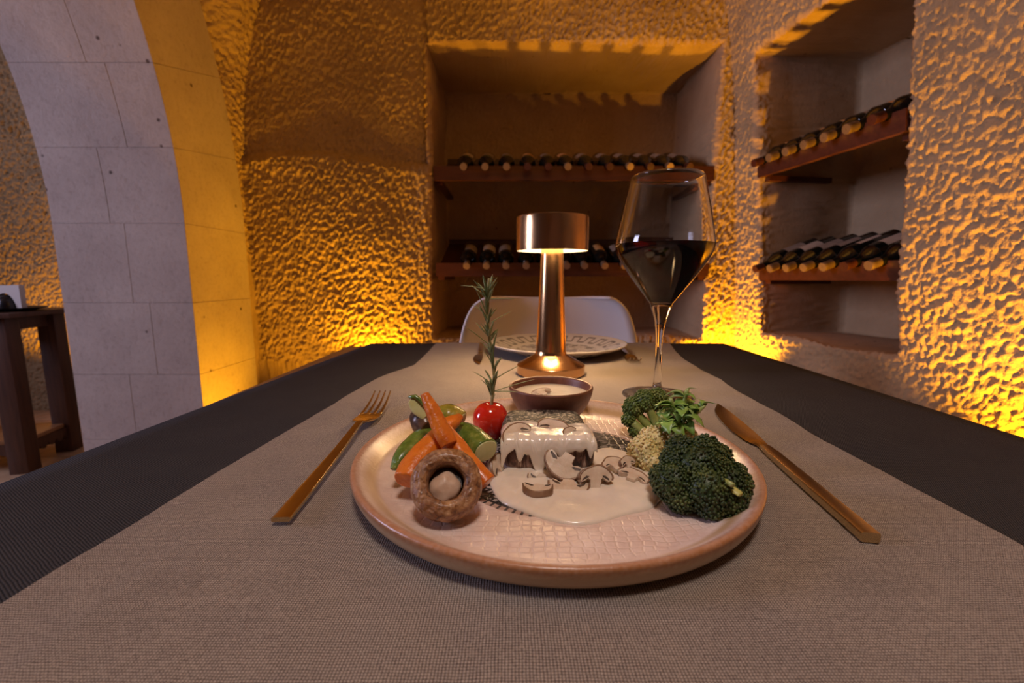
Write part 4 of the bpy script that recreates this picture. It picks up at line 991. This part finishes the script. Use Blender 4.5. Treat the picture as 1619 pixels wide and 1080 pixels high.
# ------------------------------------------------------------------ second room table
st = thing('side_table', 'dark wooden table with a lower shelf seen through the arch', 'table', (-2.29, 1.98, 0), rot=(0, 0, radians(12.5)))
box('tabletop', -0.72, 0.09, -0.08, 0.36, 0.728, 0.75, TABLEW, st, 0.003)
for x, y in ((0, 0), (0, 0.275), (-0.62, 0), (-0.62, 0.275)):
    box('leg', x-0.038, x+0.038, y-0.038, y+0.038, 0, 0.728, TABLEW, st, 0.004)
for y in (0, 0.275): box('apron', -0.582, -0.038, y-0.012, y+0.012, 0.665, 0.728, TABLEW, st, 0.002)
box('apron', -0.012, 0.012, 0.038, 0.237, 0.665, 0.728, TABLEW, st, 0.002)
box('lower_shelf', -0.64, 0.015, 0.0, 0.275, 0.135, 0.155, woodmat('shelf_orange_wood', (0.30, 0.14, 0.05), (0.42, 0.2, 0.08)), st, 0.002)
def scallop(x0, x1, y0, y1, along):
    bm = bmesh.new(); n = 24
    for k in range(n):
        pass
    V = []; Fc = []
    for k in range(n+1):
        u = k/n; h = 0.13-0.03-0.022*abs(cos(u*pi*4))*(1 if 0.03 < u < 0.97 else 1.6)
        for d_ in (-0.009, 0.009):
            for z in (h, 0.135):
                V.append((x0+(x1-x0)*u, y0+d_, z) if along == 'x' else (x0+d_, y0+(y1-y0)*u, z))
    for k in range(n):
        a = 4*k; b = a+4; Fc += [(a, a+1, b+1, b), (a+2, b+2, b+3, a+3), (a, b, b+2, a+2), (a+1, a+3, b+3, b+1)]
    bm.free(); return V, Fc
V, Fc = scallop(-0.582, -0.038, 0, 0, 'x'); mesh('scalloped_rail', V, Fc, TABLEW, st, False)
V, Fc = scallop(0.016, 0.016, 0.038, 0.237, 'y'); mesh('scalloped_rail', V, Fc, TABLEW, st, False)
BLK = simple('black_glaze', (0.012, 0.010, 0.012), rough=0.25)
o = mesh('dark_plate', *lathe(smoothprof([(0.001, 0.0), (0.08, 0.0), (0.11, 0.006), (0.135, 0.014), (0.136, 0.017), (0.11, 0.010), (0.08, 0.005), (0.001, 0.004)], 3), 48), BLK); o.location = (-2.36, 2.07, 0.7505)
tag(o, 'dark round plate on the wooden table seen through the arch', 'plate')
nk = thing('napkin', 'folded white napkin standing on the dark plate beyond the arch', 'napkin', (-2.385, 2.10, 0.757))
def nap():
    V = []; Fc = []; n = 20
    # arched opening between upright folds
    for y in (-0.012, 0.012):
        for k in range(n+1):
            a = pi*k/n; V.append((0.05*cos(a), y, 0.075*sin(a)))
        for k in range(n+1):
            u = k/n; V.append((0.085-0.17*u, y, 0.115-0.004*sin(u*pi)) if 0.1 < u < 0.9 else ((0.075 if u < 0.5 else -0.075), y, 0.0 if u in (0, 1) else 0.112))
    m = n+1
    for b_ in (0, 2*m):
        for k in range(n): Fc.append((b_+k, b_+k+1, b_+m+k+1, b_+m+k))
    for k in range(n): Fc += [(k, k+1, 2*m+k+1, 2*m+k), (m+k, m+k+1, 3*m+k+1, 3*m+k)]
    Fc += [(0, m, 3*m, 2*m), (n, m+n, 3*m+n, 2*m+n)]
    return V, Fc
V, Fc = nap(); mesh('napkin_fold', V, Fc, simple('napkin_white', (0.62, 0.55, 0.50), rough=0.8), nk, False)
V, Fc = lathe(smoothprof([(0.046, 0.0), (0.044, 0.02), (0.034, 0.045), (0.018, 0.062), (0.001, 0.068)], 3), 24); mesh('dark_dome', V, Fc, BLK, nk)  # dark dome filling the napkin's arched opening
